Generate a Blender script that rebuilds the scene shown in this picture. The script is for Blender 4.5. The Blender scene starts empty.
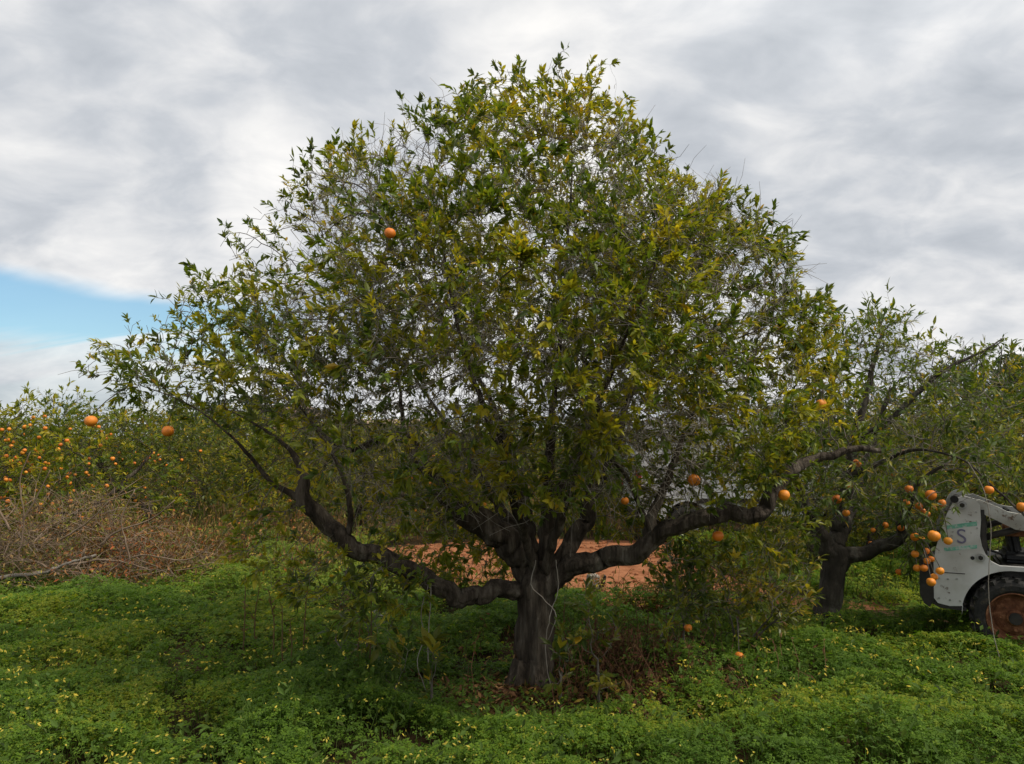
import bpy, bmesh, math, random
import numpy as np
from mathutils import Vector, Matrix

random.seed(7)
RNG = np.random.default_rng(11)
SC = bpy.context.scene
COL = SC.collection
R = math.radians

# ------------------------------------------------------------------ camera
F = 773.0
CAM_H = 1.75
HORIZON = 440.0
PITCH = math.atan((HORIZON - 382) / F)
cam_d = bpy.data.cameras.new('camera')
cam_d.sensor_width = 36
cam_d.lens = F / 1024 * 36
cam_d.clip_start = 0.05
cam_d.clip_end = 3000
cam = bpy.data.objects.new('camera', cam_d)
COL.objects.link(cam)
cam.location = (0, 0, CAM_H)
cam.rotation_euler = (R(90) + PITCH, 0, 0)
SC.camera = cam
CP, SP = math.cos(PITCH), math.sin(PITCH)


def px(x, y, d):
    """where the sight line of a place in the picture meets the upright plane d metres away (survey of the site)"""
    u, v = (x - 512) / F, -(y - 382) / F
    Y = CP - SP * v
    Z = SP + CP * v
    k = d / Y
    return np.array([u * k, d, CAM_H + Z * k])


def pxa(x, y, d):
    u, v = (x - 512) / F, -(y - 382) / F
    k = d / (CP - SP * v)
    return np.stack([u * k, d + 0 * u, CAM_H + (SP + CP * v) * k], -1)


def gx(x, d):
    return (x - 512) / F * d


# ------------------------------------------------------------------ scene settings
SC.view_settings.view_transform = 'Standard'
SC.view_settings.look = 'None'
SC.view_settings.gamma = 1
SC.view_settings.exposure = .54
SC.render.engine = 'CYCLES'
SC.cycles.max_bounces = 5
SC.cycles.diffuse_bounces = 3
SC.cycles.glossy_bounces = 2
SC.cycles.transmission_bounces = 3
SC.cycles.use_denoising = True


# ------------------------------------------------------------------ small helpers
def tag(o, label=None, cat=None, group=None, kind=None):
    if label: o['label'] = label
    if cat: o['category'] = cat
    if group: o['group'] = group
    if kind: o['kind'] = kind
    return o


def empty(name, loc=(0, 0, 0), rz=0.0):
    o = bpy.data.objects.new(name, None)
    o.empty_display_size = 0.2
    o.location = loc
    o.rotation_euler = (0, 0, rz)
    COL.objects.link(o)
    return o


def link(name, me, mat=None, parent=None, loc=None):
    o = bpy.data.objects.new(name, me)
    COL.objects.link(o)
    if mat is not None:
        if isinstance(mat, (list, tuple)):
            for m in mat: me.materials.append(m)
        else:
            me.materials.append(mat)
    if parent is not None: o.parent = parent
    if loc is not None: o.location = loc
    return o


def copy_tree(o, parent=None):
    c = o.copy()
    COL.objects.link(c)
    if parent is not None: c.parent = parent
    for ch in list(o.children):
        copy_tree(ch, c)
    return c


def mesh_np(name, V, polys, col=None, smooth=False, midx=None):
    """V (n,3); polys: list of (m,k) index arrays; col (n,3)"""
    me = bpy.data.meshes.new(name)
    V = np.asarray(V, np.float32)
    me.vertices.add(len(V))
    me.vertices.foreach_set('co', V.ravel())
    loops = np.concatenate([np.asarray(p).ravel() for p in polys]).astype(np.int32)
    tot = np.concatenate([np.full(len(p), p.shape[1]) for p in polys]).astype(np.int32)
    start = np.concatenate([[0], np.cumsum(tot)[:-1]]).astype(np.int32)
    me.loops.add(len(loops))
    me.loops.foreach_set('vertex_index', loops)
    me.polygons.add(len(tot))
    me.polygons.foreach_set('loop_start', start)
    me.polygons.foreach_set('loop_total', tot)
    me.polygons.foreach_set('use_smooth', np.full(len(tot), smooth))
    if midx is not None: me.polygons.foreach_set('material_index', np.concatenate([np.full(len(p), k) for p, k in zip(polys, midx)]).astype(np.int32))
    if col is not None:
        a = me.color_attributes.new('tint', 'FLOAT_COLOR', 'POINT')
        c = np.ones((len(V), 4), np.float32)
        c[:, :3] = col
        a.data.foreach_set('color', c.ravel())
    me.update(calc_edges=True)
    return me


def merge_parts(parts):
    """parts: list of (V, [polys], col or None) -> one (V, polys, col)"""
    Vs, Ps, Cs, off = [], [], [], 0
    for V, P, C in parts:
        if len(V) == 0: continue
        Vs.append(V)
        for p in P: Ps.append(np.asarray(p) + off)
        if C is not None: Cs.append(C)
        off += len(V)
    return np.concatenate(Vs), Ps, (np.concatenate(Cs) if Cs else None)


def unit(v):
    return v / (np.linalg.norm(v, axis=-1, keepdims=True) + 1e-9)


_lat = np.random.default_rng(3).random((64, 64))


def vnoise(x, y):
    xi, yi = np.floor(x).astype(int), np.floor(y).astype(int)
    fx, fy = x - xi, y - yi
    fx, fy = fx * fx * (3 - 2 * fx), fy * fy * (3 - 2 * fy)
    g = lambda a, b: _lat[a % 64, b % 64]
    return (g(xi, yi) * (1 - fx) + g(xi + 1, yi) * fx) * (1 - fy) + (g(xi, yi + 1) * (1 - fx) + g(xi + 1, yi + 1) * fx) * fy


def noise3(P, s, seed=0):
    x, y, z = P[..., 0] / s + seed * 7.3, P[..., 1] / s + seed * 3.1, P[..., 2] / s
    return (vnoise(x + z * .7, y - z * .3) + vnoise(z * 1.1 + 11.3, x * .9 + 5.2) + vnoise(y + 21.7, z + 9.1 - x * .2)) / 3


def in_poly(x, y, poly):
    c = np.zeros(np.shape(x), bool)
    n = len(poly)
    j = n - 1
    for i in range(n):
        xi, yi = poly[i]
        xj, yj = poly[j]
        hit = ((yi > y) != (yj > y)) & (x < (xj - xi) * (y - yi) / ((yj - yi) or 1e-9) + xi)
        c ^= hit
        j = i
    return c


# ------------------------------------------------------------------ materials
def nodes_of(name):
    m = bpy.data.materials.new(name)
    m.use_nodes = True
    nt = m.node_tree
    nt.nodes.clear()
    out = nt.nodes.new('ShaderNodeOutputMaterial')
    return m, nt, nt.nodes, nt.links, out


def ramp(nt, pts):
    r = nt.nodes.new('ShaderNodeValToRGB')
    e = r.color_ramp.elements
    while len(e) > 1: e.remove(e[-1])
    e[0].position = pts[0][0]
    e[0].color = (*pts[0][1], 1)
    for p, c in pts[1:]:
        k = e.new(p)
        k.color = (*c, 1)
    return r


def mat_leaf(name, rough=.42, trans=.28, spec=.45):
    m, nt, N, L, out = nodes_of(name)
    a = N.new('ShaderNodeAttribute')
    a.attribute_name = 'tint'
    geo = N.new('ShaderNodeNewGeometry')
    # the underside of a leaf is paler and greyer
    under = N.new('ShaderNodeMixRGB')
    under.blend_type = 'MIX'
    L.new(a.outputs['Color'], under.inputs[1])
    under.inputs[2].default_value = (.13, .14, .04, 1)
    mul = N.new('ShaderNodeMath')
    mul.operation = 'MULTIPLY'
    mul.inputs[1].default_value = .3
    L.new(geo.outputs['Backfacing'], mul.inputs[0])
    L.new(mul.outputs[0], under.inputs[0])
    p = N.new('ShaderNodeBsdfPrincipled')
    p.inputs['Roughness'].default_value = rough
    p.inputs['Specular IOR Level'].default_value = spec
    L.new(under.outputs[0], p.inputs['Base Color'])
    t = N.new('ShaderNodeBsdfTranslucent')
    g = N.new('ShaderNodeMixRGB')
    g.blend_type = 'MULTIPLY'
    g.inputs[0].default_value = 1
    L.new(a.outputs['Color'], g.inputs[1])
    g.inputs[2].default_value = (1.9, 1.8, .8, 1)
    L.new(g.outputs[0], t.inputs['Color'])
    mx = N.new('ShaderNodeMixShader')
    mx.inputs[0].default_value = trans
    L.new(p.outputs[0], mx.inputs[1])
    L.new(t.outputs[0], mx.inputs[2])
    L.new(mx.outputs[0], out.inputs[0])
    return m


def mat_noise(name, pts, scale=8, rough=.85, bump=0.0, bscale=30, detail=6, stretch=(1, 1, 1), spec=.3, metal=0, dist=.02):
    m, nt, N, L, out = nodes_of(name)
    tc = N.new('ShaderNodeTexCoord')
    mp = N.new('ShaderNodeMapping')
    mp.inputs['Scale'].default_value = stretch
    L.new(tc.outputs['Object'], mp.inputs[0])
    n = N.new('ShaderNodeTexNoise')
    n.inputs['Scale'].default_value = scale
    n.inputs['Detail'].default_value = detail
    n.inputs['Roughness'].default_value = .65
    L.new(mp.outputs[0], n.inputs[0])
    r = ramp(nt, pts)
    L.new(n.outputs[0], r.inputs[0])
    p = N.new('ShaderNodeBsdfPrincipled')
    p.inputs['Roughness'].default_value = rough
    p.inputs['Specular IOR Level'].default_value = spec
    p.inputs['Metallic'].default_value = metal
    L.new(r.outputs[0], p.inputs['Base Color'])
    if bump:
        n2 = N.new('ShaderNodeTexNoise')
        n2.inputs['Scale'].default_value = bscale
        n2.inputs['Detail'].default_value = 5
        L.new(mp.outputs[0], n2.inputs[0])
        b = N.new('ShaderNodeBump')
        b.inputs['Strength'].default_value = bump
        b.inputs['Distance'].default_value = dist
        L.new(n2.outputs[0], b.inputs['Height'])
        L.new(b.outputs[0], p.inputs['Normal'])
    L.new(p.outputs[0], out.inputs[0])
    return m


M = {}
M['leaf'] = mat_leaf('citrus_leaf', .42, .40, .32)
M['cover'] = mat_leaf('clover_leaf', .6, .34, .12)
M['dryleaf'] = mat_leaf('dry_leaf', .8, .15, .15)
M['bark'] = mat_noise('bark', [(.3, (.013, .010, .007)), (.46, (.045, .035, .026)), (.58, (.092, .075, .057)), (.72, (.17, .155, .125))],
                      9, .92, 1.0, 22, 9, (1.6, 1.6, .22), .2, 0, .05)
M['bark2'] = mat_noise('bark_grey', [(.3, (.022, .019, .015)), (.52, (.055, .047, .038)), (.72, (.16, .15, .125))], 7, .92, .9, 26, 8, (1, 1, .35), .2, 0, .03)
M['twig'] = mat_noise('twig_bark', [(.3, (.06, .05, .04)), (.55, (.14, .122, .098)), (.75, (.27, .25, .215))], 5, .8, 0, 10, 3)
M['deadtwig'] = mat_noise('dead_twig', [(.3, (.15, .13, .105)), (.6, (.30, .27, .23)), (.8, (.46, .43, .38))], 9, .85)
M['brush'] = mat_noise('brush_twig', [(.3, (.12, .08, .05)), (.55, (.21, .15, .105)), (.8, (.34, .28, .22))], 3, .85)


def mat_orange():
    m, nt, N, L, out = nodes_of('orange_peel')
    oi = N.new('ShaderNodeObjectInfo')
    r = ramp(nt, [(0, (.66, .16, .010)), (.5, (.78, .235, .016)), (1, (.82, .32, .022))])
    L.new(oi.outputs['Random'], r.inputs[0])
    tc = N.new('ShaderNodeTexCoord')
    v = N.new('ShaderNodeTexNoise')
    v.inputs['Scale'].default_value = 160
    L.new(tc.outputs['Object'], v.inputs[0])
    n = N.new('ShaderNodeTexNoise')
    n.inputs['Scale'].default_value = 26
    n.inputs['Detail'].default_value = 4
    L.new(tc.outputs['Object'], n.inputs[0])
    mx = N.new('ShaderNodeMixRGB')
    mx.inputs[2].default_value = (.42, .14, .02, 1)
    rr = ramp(nt, [(.56, (0, 0, 0)), (.75, (.6, .6, .6))])
    L.new(n.outputs[0], rr.inputs[0])
    L.new(rr.outputs[0], mx.inputs[0])
    L.new(r.outputs[0], mx.inputs[1])
    b = N.new('ShaderNodeBump')
    b.inputs['Strength'].default_value = .35
    b.inputs['Distance'].default_value = .002
    L.new(v.outputs[0], b.inputs['Height'])
    p = N.new('ShaderNodeBsdfPrincipled')
    p.inputs['Roughness'].default_value = .5
    L.new(mx.outputs[0], p.inputs['Base Color'])
    L.new(b.outputs[0], p.inputs['Normal'])
    L.new(p.outputs[0], out.inputs[0])
    return m


M['orange'] = mat_orange()
M['calyx'] = mat_noise('fruit_stem', [(.3, (.06, .075, .02)), (.7, (.12, .12, .04))], 30)


def mat_ground():
    m, nt, N, L, out = nodes_of('orchard_soil')
    tc = N.new('ShaderNodeTexCoord')
    n = N.new('ShaderNodeTexNoise')
    n.inputs['Scale'].default_value = .35
    n.inputs['Detail'].default_value = 8
    n.inputs['Roughness'].default_value = .7
    L.new(tc.outputs['Object'], n.inputs[0])
    r = ramp(nt, [(.3, (.022, .018, .010)), (.45, (.05, .033, .016)), (.55, (.10, .058, .026)), (.68, (.045, .045, .014))])
    L.new(n.outputs[0], r.inputs[0])
    n2 = N.new('ShaderNodeTexNoise')
    n2.inputs['Scale'].default_value = 14
    n2.inputs['Detail'].default_value = 6
    L.new(tc.outputs['Object'], n2.inputs[0])
    mx = N.new('ShaderNodeMixRGB')
    mx.blend_type = 'MULTIPLY'
    mx.inputs[0].default_value = .7
    rr = ramp(nt, [(.3, (.35, .35, .35)), (.7, (1.2, 1.2, 1.2))])
    L.new(n2.outputs[0], rr.inputs[0])
    L.new(r.outputs[0], mx.inputs[1])
    L.new(rr.outputs[0], mx.inputs[2])
    b = N.new('ShaderNodeBump')
    b.inputs['Strength'].default_value = .8
    b.inputs['Distance'].default_value = .05
    L.new(n2.outputs[0], b.inputs['Height'])
    p = N.new('ShaderNodeBsdfPrincipled')
    p.inputs['Roughness'].default_value = .95
    p.inputs['Specular IOR Level'].default_value = .1
    L.new(mx.outputs[0], p.inputs['Base Color'])
    L.new(b.outputs[0], p.inputs['Normal'])
    L.new(p.outputs[0], out.inputs[0])
    return m


M['ground'] = mat_ground()
M['dirt'] = mat_noise('red_dirt', [(.3, (.14, .052, .022)), (.46, (.25, .098, .044)), (.58, (.33, .140, .068)), (.75, (.18, .070, .030))], 3.2, .95, .7, 22, 9, (1, 1, 1), .1, 0, .03)
M['understory'] = mat_noise('weedy_soil', [(.3, (.02, .022, .010)), (.55, (.045, .045, .018)), (.75, (.08, .06, .03))], 5, .95)
M['stone'] = mat_noise('pale_stone', [(.3, (.18, .16, .13)), (.6, (.34, .31, .27)), (.8, (.46, .43, .39))], 14, .9, .5, 30)


# ------------------------------------------------------------------ world: overcast with one blue gap low on the left
def make_world():
    w = bpy.data.worlds.new('World')
    SC.world = w
    w.use_nodes = True
    nt = w.node_tree
    N, L = nt.nodes, nt.links
    N.clear()
    out = N.new('ShaderNodeOutputWorld')
    sky = N.new('ShaderNodeTexSky')
    sky.sky_type = 'NISHITA'
    sky.sun_disc = False
    sky.ozone_density = 3.5
    sky.sun_elevation = R(SUN_EL)
    sky.sun_rotation = R(SUN_ROT)
    bg1 = N.new('ShaderNodeBackground')
    bg1.inputs[1].default_value = .10
    air = N.new('ShaderNodeMixRGB')
    air.blend_type = 'MULTIPLY'
    air.inputs[0].default_value = 1
    air.inputs[2].default_value = (.92, 1.06, 1.0, 1)
    L.new(sky.outputs[0], air.inputs[1])
    L.new(air.outputs[0], bg1.inputs[0])
    tc = N.new('ShaderNodeTexCoord')
    sep = N.new('ShaderNodeSeparateXYZ')
    L.new(tc.outputs['Generated'], sep.inputs[0])

    def math_(op, a, b=None, c=None):
        n = N.new('ShaderNodeMath')
        n.operation = op
        for i, v in enumerate((a, b, c)):
            if v is None: continue
            if isinstance(v, (int, float)):
                n.inputs[i].default_value = v
            else:
                L.new(v, n.inputs[i])
        return n.outputs[0]

    def mrange(v, a, b, lo=0., hi=1.):
        n = N.new('ShaderNodeMapRange')
        n.interpolation_type = 'SMOOTHSTEP'
        n.inputs[1].default_value, n.inputs[2].default_value = a, b
        n.inputs[3].default_value, n.inputs[4].default_value = lo, hi
        L.new(v, n.inputs[0])
        return n.outputs[0]

    X, Y, Z = sep.outputs
    zz = math_('MAXIMUM', Z, 0.0)
    den = math_('ADD', zz, .38)
    cx_, cy_ = math_('DIVIDE', X, den), math_('DIVIDE', Y, den)
    cmb = N.new('ShaderNodeCombineXYZ')
    L.new(cx_, cmb.inputs[0])
    L.new(cy_, cmb.inputs[1])

    def noise(scale, off, detail=6, rough=.55, dist=.3, stretch=(1, 1, 1)):
        mp = N.new('ShaderNodeMapping')
        mp.inputs['Location'].default_value = off
        mp.inputs['Scale'].default_value = stretch
        L.new(cmb.outputs[0], mp.inputs[0])
        n = N.new('ShaderNodeTexNoise')
        n.inputs['Scale'].default_value = scale
        n.inputs['Detail'].default_value = detail
        n.inputs['Roughness'].default_value = rough
        n.inputs['Distortion'].default_value = dist
        L.new(mp.outputs[0], n.inputs[0])
        return n.outputs[0]

    big = noise(2.6, (3.6, 4.6, 0), 5, .48, .35, (.95, 1.0, 1))
    fine = noise(7.0, (7.7, 1.9, 0), 7, .55, .4, (.9, 1.15, 1))
    bank = N.new('ShaderNodeVectorMath')
    bank.operation = 'DOT_PRODUCT'
    L.new(tc.outputs['Generated'], bank.inputs[0])
    bank.inputs[1].default_value = Vector((.47, 1.0, .27)).normalized()
    v = math_('ADD', math_('MULTIPLY', big, .66), math_('MULTIPLY', fine, .34))
    cr = ramp(nt, [(.33, (.315, .34, .375)), (.43, (.415, .435, .465)), (.51, (.54, .546, .557)), (.61, (.69, .68, .665))])
    v = math_('SUBTRACT', v, mrange(bank.outputs['Value'], .955, .995, 0, .06))   # a thicker bank of cloud
    L.new(v, cr.inputs[0])
    # the veil of cloud is thinner towards the sun, high on the right
    dot = N.new('ShaderNodeVectorMath')
    dot.operation = 'DOT_PRODUCT'
    L.new(tc.outputs['Generated'], dot.inputs[0])
    dot.inputs[1].default_value = Vector((.34, .62, .70)).normalized()
    glow = mrange(dot.outputs['Value'], .90, 1.0, 0, .16)
    addc = N.new('ShaderNodeMixRGB')
    addc.blend_type = 'ADD'
    addc.inputs[0].default_value = 1
    L.new(cr.outputs[0], addc.inputs[1])
    gcol = N.new('ShaderNodeMixRGB')
    gcol.blend_type = 'MULTIPLY'
    gcol.inputs[0].default_value = 1
    gcol.inputs[1].default_value = (1.0, .98, .93, 1)
    L.new(glow, gcol.inputs[2])
    L.new(gcol.outputs[0], addc.inputs[2])
    bg2 = N.new('ShaderNodeBackground')
    bg2.inputs[1].default_value = 1.0
    L.new(addc.outputs[0], bg2.inputs[0])
    # blue gap: a lens low in the sky to the left
    az = math_('ARCTAN2', X, Y)
    edge = math_('MULTIPLY', math_('SUBTRACT', noise(1.9, (1.2, 9.4, 0), 5, .55, .5, (.35, 1, 1)), .5), .10)
    streak = math_('MULTIPLY', math_('SUBTRACT', noise(2.6, (4.2, 3.4, 0), 5, .6, .3, (.22, 2.2, 1)), .5), 1.0)
    el = math_('ADD', Z, edge)
    top = mrange(el, .160, .185, 1, 0)
    right = mrange(math_('ADD', az, math_('MULTIPLY', edge, 2.0)), -.42, -.22, 1, .0)
    low = mrange(math_('ADD', el, math_('MULTIPLY', streak, .10)), .080, .118, .14, 1)
    gap = math_('MULTIPLY', math_('MULTIPLY', top, right), low)
    gap = math_('MULTIPLY', gap, mrange(streak, .02, .17, 1, .25))
    mix = N.new('ShaderNodeMixShader')
    L.new(math_('MULTIPLY', gap, .96), mix.inputs[0])
    L.new(bg2.outputs[0], mix.inputs[1])
    L.new(bg1.outputs[0], mix.inputs[2])
    L.new(mix.outputs[0], out.inputs[0])


SUN_EL, SUN_AZ = 54.0, 112.0      # azimuth measured clockwise from the view direction
SUN_ROT = SUN_AZ
make_world()
sd = bpy.data.lights.new('sun', 'SUN')
sd.energy = 2.2
sd.angle = R(8)
sd.color = (1, .93, .80)
sun = bpy.data.objects.new('sun', sd)
COL.objects.link(sun)
sv = Vector((math.sin(R(SUN_AZ)) * math.cos(R(SUN_EL)), math.cos(R(SUN_AZ)) * math.cos(R(SUN_EL)), math.sin(R(SUN_EL))))
sun.rotation_euler = sv.to_track_quat('Z', 'Y').to_euler()
sun.location = sv * 50

# ------------------------------------------------------------------ ground, dirt track
g = 900.0
gm = mesh_np('ground', [(-g, -g, 0), (g, -g, 0), (g, g, 0), (-g, g, 0)], [np.array([[0, 1, 2, 3]])])
tag(link('ground', gm, M['ground']), kind='structure')

TRACK_NEAR = [(-2.3, 12.0), (-2.0, 11.2), (-1.6, 10.3), (-1.0, 9.3), (-.2, 8.55), (.8, 8.25), (1.8, 8.15), (3.0, 8.1), (3.9, 8.1)]
TRACK_FAR = [(3.9, 8.45), (3.1, 9.0), (2.8, 10.2), (2.7, 11.8), (2.6, 13.6), (1, 13.9), (-.6, 13.6), (-1.6, 13.1), (-2.3, 12.5)]


def wobble(pts, seed):
    out = []
    for (a, b), (c, d) in zip(pts[:-1], pts[1:]):
        k = max(1, int(abs(c - a) / .35)) if abs(a) < 12 and abs(c) < 12 else 6
        for i in range(k):
            t = i / k
            x, y = a + (c - a) * t, b + (d - b) * t
            out.append((x, y + .3 * (float(vnoise(np.array(x * 1.7 + seed), np.array(seed * 1.0))) - .5)))
    out.append(pts[-1])
    return out


TRACK = wobble(TRACK_NEAR, 3.3) + wobble(TRACK_FAR, 8.1)
bm = bmesh.new()
bm.faces.new([bm.verts.new((x, y, .004)) for x, y in TRACK])
bmesh.ops.triangulate(bm, faces=bm.faces[:])
me = bpy.data.meshes.new('dirt_track')
bm.to_mesh(me)
bm.free()
tag(link('dirt_track', me, M['dirt']), kind='structure')


# ------------------------------------------------------------------ leaves and tubes (vectorised)
def leaf_mesh(pos, d, n, length, width, curl, col, fine=True):
    """one bent, folded leaf blade per row"""
    d = unit(d)
    s = unit(np.cross(d, n))
    n = np.cross(s, d)
    l, w = length[:, None], width[:, None]
    c = curl[:, None]
    if fine:
        spec = [(0, 0, 0), (-.46, .34, .10), (0, .36, 0), (.46, .34, .10), (-.34, .68, .08), (0, .70, 0), (.34, .68, .08), (0, 1, 0)]
        fs_t = np.array([[0, 2, 1], [0, 3, 2], [4, 5, 7], [5, 6, 7]])
        fs_q = np.array([[1, 2, 5, 4], [2, 3, 6, 5]])
    else:
        spec = [(0, 0, 0), (-.46, .45, .10), (0, 1, 0), (.46, .45, .10)]
        fs_t = np.array([[0, 2, 1], [0, 3, 2]])
        fs_q = None
    V = []
    for a, b, h in spec:
        V.append(pos + s * (a * w) + d * (b * l) * (1 - .12 * np.abs(c) * b) + n * (h * w * 1.3 - c * l * b * b))
    k = len(spec)
    V = np.stack(V, 1).reshape(-1, 3)
    base = (np.arange(len(pos)) * k)[:, None, None]
    P = [(base + fs_t[None]).reshape(-1, 3)]
    if fs_q is not None: P.append((base + fs_q[None]).reshape(-1, 4))
    return V, P, np.repeat(col, k, axis=0)


def tri_tubes(P, r0, r1, sides=3):
    """P (n,k,3) polylines -> thin tubes, radius r0..r1 (n,)"""
    n, k, _ = P.shape
    T = np.empty_like(P)
    T[:, 1:-1] = P[:, 2:] - P[:, :-2]
    T[:, 0] = P[:, 1] - P[:, 0]
    T[:, -1] = P[:, -1] - P[:, -2]
    T = unit(T)
    ref = np.where(np.abs(T[:, :1, 2:3]) > .9, np.array([[[1., 0, 0]]]), np.array([[[0, 0, 1.]]]))
    A = unit(np.cross(T, np.broadcast_to(ref, T.shape)))
    B = np.cross(T, A)
    t = np.linspace(0, 1, k)[None, :, None, None]
    r = r0[:, None, None, None] * (1 - t) + r1[:, None, None, None] * t
    ang = np.arange(sides) * 2 * np.pi / sides
    ring = A[:, :, None] * np.cos(ang)[None, None, :, None] + B[:, :, None] * np.sin(ang)[None, None, :, None]
    V = (P[:, :, None] + ring * r).reshape(-1, 3)
    i, j, a = np.meshgrid(np.arange(n), np.arange(k - 1), np.arange(sides), indexing='ij')
    b = (a + 1) % sides
    base = i * k * sides
    Q = np.stack([base + j * sides + a, base + j * sides + b, base + (j + 1) * sides + b, base + (j + 1) * sides + a], -1).reshape(-1, 4)
    return V, [Q], None


def tube(P, rad, sides, rough=0.0, seed=0, flare=None):
    """one tube along P (k,3) with radius per point, closed at the far end"""
    P = np.asarray(P, float)
    rad = np.asarray(rad, float)
    k = len(P)
    T = np.gradient(P, axis=0) if k > 2 else np.repeat((P[1] - P[0])[None], k, 0)
    T = unit(T)
    a = np.cross(T[0], [0, 0, 1.0])
    if np.linalg.norm(a) < .1: a = np.cross(T[0], [1.0, 0, 0])
    A = np.empty_like(P)
    for i in range(k):
        a = a - T[i] * np.dot(a, T[i])
        a = a / (np.linalg.norm(a) + 1e-9)
        A[i] = a
    B = np.cross(T, A)
    ang = np.arange(sides) * 2 * np.pi / sides
    rr = np.repeat(rad[:, None], sides, 1)
    if rough:
        lg = np.random.default_rng(seed).random((3, sides))
        ph = np.arange(k)[:, None] * .21
        s_ = np.concatenate([[0], np.cumsum(np.linalg.norm(np.diff(P, axis=0), axis=1))])[:, None]
        u_ = (ang / (2 * np.pi))[None] * 7
        kn = np.minimum(np.concatenate([u_[:, :]], 1), 7 - u_)
        rr = rr * (1 + rough * 1.6 * (vnoise(kn * 2.2 + seed, s_ * 5 + seed) - .5) + rough * 1.0 * (vnoise(kn * 5 + seed, s_ * 22 + 3) - .5))
        rr = rr * (1 + rough * (np.sin(3 * ang[None] + ph * 1.3 + seed) * .5 + np.sin(5 * ang[None] - ph * .8 + seed * 2) * .35
                                + np.sin(ph * .6 + seed) * .15 + np.sin(7 * ang[None] + ph * 3.1) * .22 + (lg[0][None] - .5) * .5))
    if flare is not None: rr = rr * flare
    V = (P[:, None] + A[:, None] * (np.cos(ang)[None, :, None] * rr[..., None]) + B[:, None] * (np.sin(ang)[None, :, None] * rr[..., None])).reshape(-1, 3)
    j, a_ = np.meshgrid(np.arange(k - 1), np.arange(sides), indexing='ij')
    b_ = (a_ + 1) % sides
    Q = np.stack([j * sides + a_, j * sides + b_, (j + 1) * sides + b_, (j + 1) * sides + a_], -1).reshape(-1, 4)
    V = np.concatenate([V, [P[-1] + T[-1] * rad[-1] * .5]])
    tip = len(V) - 1
    c = np.arange(sides)
    cap = np.stack([(k - 1) * sides + c, (k - 1) * sides + (c + 1) % sides, np.full(sides, tip)], -1)
    return V, [Q, cap], None


def resample(P, rad, step, rng, jit=0.0):
    P, rad = np.asarray(P, float), np.asarray(rad, float)
    # catmull-rom, then even spacing
    Q = np.concatenate([[2 * P[0] - P[1]], P, [2 * P[-1] - P[-2]]])
    pts, rs = [], []
    for i in range(len(P) - 1):
        p0, p1, p2, p3 = Q[i:i + 4]
        n = max(2, int(np.linalg.norm(p2 - p1) / step * 3))
        for j in range(n):
            t = j / n
            pts.append(.5 * ((2 * p1) + (-p0 + p2) * t + (2 * p0 - 5 * p1 + 4 * p2 - p3) * t * t + (-p0 + 3 * p1 - 3 * p2 + p3) * t ** 3))
            rs.append(rad[i] * (1 - t) + rad[i + 1] * t)
    pts.append(P[-1])
    rs.append(rad[-1])
    pts, rs = np.array(pts), np.array(rs)
    s = np.concatenate([[0], np.cumsum(np.linalg.norm(np.diff(pts, axis=0), axis=1))])
    m = max(3, int(s[-1] / step) + 1)
    q = np.linspace(0, s[-1], m)
    out = np.stack([np.interp(q, s, pts[:, c]) for c in range(3)], 1)
    if jit:
        j = rng.normal(0, jit, (m, 3))
        j[0] = 0
        out = out + j * np.interp(q, s, rs)[:, None]
    return out, np.interp(q, s, rs)


# ------------------------------------------------------------------ a tree grown by space colonisation from traced limbs
class Grown:
    pass


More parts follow.
